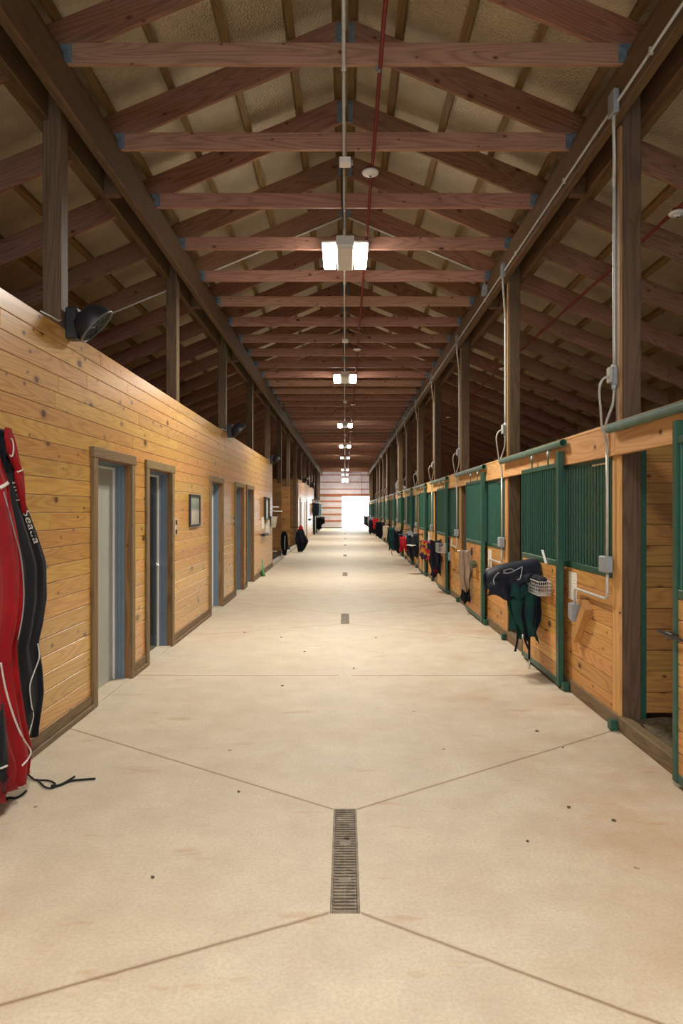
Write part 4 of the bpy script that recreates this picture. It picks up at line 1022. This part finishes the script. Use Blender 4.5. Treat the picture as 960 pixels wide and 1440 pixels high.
# the rest, farther along: (bay word, y, pieces)
far=[('fifth',18.0,[('horse_blanket','black blanket with a white band on the fifth stall door','navy2',1.60,1.93,1.08,.46,.42),('horse_blanket','bright red blanket at the tip of the fifth stall bar','red',1.43,1.60,1.0,.62,.66),('saddle_pad','grey pad resting on top of the fifth stall bar','greycloth',1.60,1.78,1.13,.98,1.0)]),
 ('sixth',21.8,[('horse_blanket','dark green blanket on the sixth stall bar','dkgreen',1.42,1.56,1.10,.42,.46),('horse_blanket','black blanket on the sixth stall door','navy',1.56,1.82,1.06,.36,.36),('saddle_pad','cream fleece pad on top of the sixth stall bar','sheep',1.60,1.74,1.16,.98,.98)]),
 ('seventh',25.4,[('horse_blanket','dark blue-green blanket on the seventh stall bar','dkgreen',1.58,1.95,1.05,.38,.34)]),
 ('eighth',29.0,[('saddle_pad','cream fleece pad on the eighth stall bar','sheep',1.60,1.86,1.02,.45,.5),('girth_strap','black strap hanging beside the fleece pad on the eighth stall','strap',1.80,1.88,1.1,.3,.3)]),
 ('ninth',33.0,[('horse_blanket','wide black blanket on the ninth stall bar','navy',1.48,1.92,1.10,.36,.36)]),
 ('tenth',36.6,[('horse_blanket','red blanket with a pale patch on the tenth stall bar','red',1.48,1.76,1.22,.70,.66),('horse_blanket','dark blanket hanging behind the red one on the tenth stall','navy',1.70,1.95,1.05,.32,.32)]),
 ('eleventh',40.3,[('horse_blanket','black blanket on the eleventh stall bar','navy',1.42,1.85,1.08,.28,.3)]),
 ('twelfth',44.0,[('horse_blanket','grey-black blanket on the twelfth stall bar','greycloth',1.45,1.85,1.2,.55,.55)]),
 ('thirteenth',47.6,[('horse_blanket','charcoal blanket on the thirteenth stall bar','navy2',1.45,1.85,1.15,.5,.5)]),
 ('fourteenth',51.3,[('horse_blanket','faded grey blanket on the fourteenth stall bar, farthest right','greycloth',1.42,1.85,1.2,.55,.6)])]
k=0
for wd_,y,ps in far:
    tip=min(p[3] for p in ps); zb_=max(p[5] for p in ps if p[0]!='saddle_pad' or len(ps)==1); bar(y,zb_-.03,2.04-tip+.03,'slim blanket bar on the %s stall door'%wd_)
    for (nm,lab,mt,xa,xb,zt,z0,z1) in ps:
        k+=1; t=thing(nm,lab,'pad' if nm=='saddle_pad' else 'strap' if nm=='girth_strap' else 'horse blanket',((xa+xb)/2,y,z0)); m=drape(y-.02*(k%3),xa,xb,zt,(z0,z1),(z0+.08,z1+.05),.12+.02*(k%3),.025,k*1.3,14,12,wav=.05)
        bo=m.build('cloth',M[mt],t,True)
        if 'white band' in lab: m=drape(y-.12,xa+.02,xb-.1,.80,(.765,.765),(.765,.765),.05,.01,k,10,3,wav=.01); m.build('band',M['white_pipe'],t,True)
        if 'pale patch' in lab: m=drape(y-.03,xa+.08,xb-.08,1.02,(.92,.92),(.95,.95),.16,.01,k,8,4,wav=.01); m.build('patch',M['white_pipe'],t,True)
        if nm=='horse_blanket' and k%2==0: m=MB(); m.tube([(xb-.08,y-.05,z0+.1),(xb-.09,y-.07,z0-.05),(xb-.06,y-.07,z0-.16)],.012,6); m.build('strap',M['strap'],t,True)
# left, far: coat, black blanket by the recess, rack items
def lhang(name,lab,cat,prof,xw,mat,ph=0,extra=None):
    t=thing(name,lab,cat,(xw,(prof[0][1]+prof[0][2])/2,prof[-1][0])); m=MB(); m.loft(hang(prof,xw,4,.02,ph,28,16)); m.build('cloth',mat,t,True); return t
t=thing('hanging_coat','dark coat hanging on the first recess post past the plank wall','coat',(-2.1,23.55,.6))
m=MB(); m.loft(hang([(.95,-2.16,-2.04,.06),(.85,-2.20,-1.98,.10),(.5,-2.2,-1.95,.12),(.14,-2.16,-2.02,.10)],PY(5)-.05,4,.015,.4,26,14,'x',-1)); m.build('coat_body',M['navy'],t,True)
m=MB(); m.tube([(-2.06,PY(5)-.155,.80),(-2.07,PY(5)-.175,.5),(-2.06,PY(5)-.165,.34)],.012,6); m.build('zip',M['white_pipe'],t,True)
t=thing('horse_blanket','black blanket with a red top hanging into the aisle at the second recess post','horse blanket',(-1.75,27.2,.5))
m=MB(); m.loft(hang([(.92,-1.85,-1.66,.10),(.8,-1.95,-1.62,.16),(.45,-1.98,-1.45,.2),(.2,-1.9,-1.56,.18),(.03,-1.88,-1.68,.12)],27.2,4,.03,1.4,30,18,'x',-1)); m.build('blanket_body',M['navy'],t,True)
m=MB(); m.loft(hang([(1.06,-1.80,-1.72,.06),(.98,-1.84,-1.68,.1),(.90,-1.86,-1.66,.1)],27.17,3,.01,1.4,20,6,'x',-1)); m.build('red_top',M['red'],t,True)
t=thing('blanket_bar','bar jutting from the second recess post, under the black blanket','bar',(-2.1,27.2,1.02)); m=MB(); m.tube([(-2.188,27.3,1.0),(-1.66,27.15,1.0)],.014,8); m.build('bar',M['black'],t,True); m=MB(); m.bbox(-2.204,-2.185,27.27,27.33,.93,1.06,.004); m.build('mount_plate',M['black'],t)
def lbar(y,z,L,lab):
    t=thing('blanket_bar',lab,'bar',(-2.15,y,z)); m=MB(); m.tube([(-2.2,y,z),(-2.2+L,y,z)],.014,8); m.build('bar',M['black'],t,True); m=MB(); m.bbox(-2.2,-2.165,y-.03,y+.03,z-.06,z+.06,.004); m.build('mount_plate',M['black'],t)
lbar(45,2.05,.5,'high bar on the far plank wall holding a black blanket')
t=thing('horse_blanket','tall black blanket hung high on the far plank wall','horse blanket',(-1.98,45,1.7)); m=drape(45,-2.16,-1.74,2.12,(1.28,1.32),(1.3,1.3),.16,.02,.7,14,12); m.build('cloth',M['navy'],t,True)
for i,(y,xa,xb,zt,zb) in enumerate(((49.5,-2.1,-1.72,1.1,.25),(52.0,-2.1,-1.70,1.1,.5),(55.5,-2.1,-1.66,1.1,.55))):
    lbar(y,1.03,.6,'blanket bar at the far left stalls, %s from the far wall end'%ordinal(i+1)); t=thing('horse_blanket','%s black blanket on the far left stalls past the far plank wall'%('first','second','third')[i],'horse blanket',((xa+xb)/2,y,zb)); m=drape(y,xa,xb,zt,(zb,zb+.05),(zb+.1,zb),.16,.03,i*2,14,12,wav=.06); m.build('cloth',M['navy' if i!=1 else 'navy2'],t,True)
t=thing('wall_tray','dark tray on the far plank wall beyond the white door','tray',(XL,41.5,1.1)); m=MB(); m.bbox(XL+.001,XL+.12,40.8,42.6,1.05,1.13,.006); m.build('tray_body',M['black'],t)

# ------------------------------------------------------------------ small debris on the floor
rnd=random.Random(4)
for i in range(14):
    x,y=rnd.uniform(-1.7,1.7),rnd.uniform(2.4,10)
    m=MB(); n=7; s_=rnd.uniform(.006,.014); m.loft([[Vector((x+s_*rnd.uniform(.7,1.3)*math.cos(2*PI*k/n),y+s_*rnd.uniform(.7,1.4)*math.sin(2*PI*k/n),z)) for k in range(n)] for z in (0.0,.006)])
    o=m.build('dirt_clod',M['bedding'],origin=(x,y,0)); tag(o,'tiny dark clod of dirt lying loose on the pale concrete aisle','dirt clod','dirt clods on the aisle floor')

# ------------------------------------------------------------------ world, camera, view
w=bpy.data.worlds.new('World'); bpy.context.scene.world=w; w.use_nodes=True; bg=w.node_tree.nodes['Background']; bg.inputs[0].default_value=(.76,.89,1,1); bg.inputs[1].default_value=6.5
cam=bpy.data.cameras.new('camera'); co=bpy.data.objects.new('camera',cam); COL.objects.link(co)
co.location=(0,0,H); co.rotation_euler=(PI/2,0,0); cam.sensor_fit='VERTICAL'; cam.sensor_height=36; cam.lens=24
cam.shift_x=-5/1440; cam.shift_y=-4/1440; cam.clip_end=300; cam.clip_start=.05
sc=bpy.context.scene; sc.camera=co
sc.view_settings.view_transform='Standard'; sc.view_settings.look='None'; sc.view_settings.gamma=1; sc.view_settings.use_curve_mapping=False; sc.view_settings.exposure=0.0
sc.cycles.use_denoising=True
sc.cycles.max_bounces=8; sc.cycles.diffuse_bounces=5; sc.cycles.sample_clamp_indirect=6
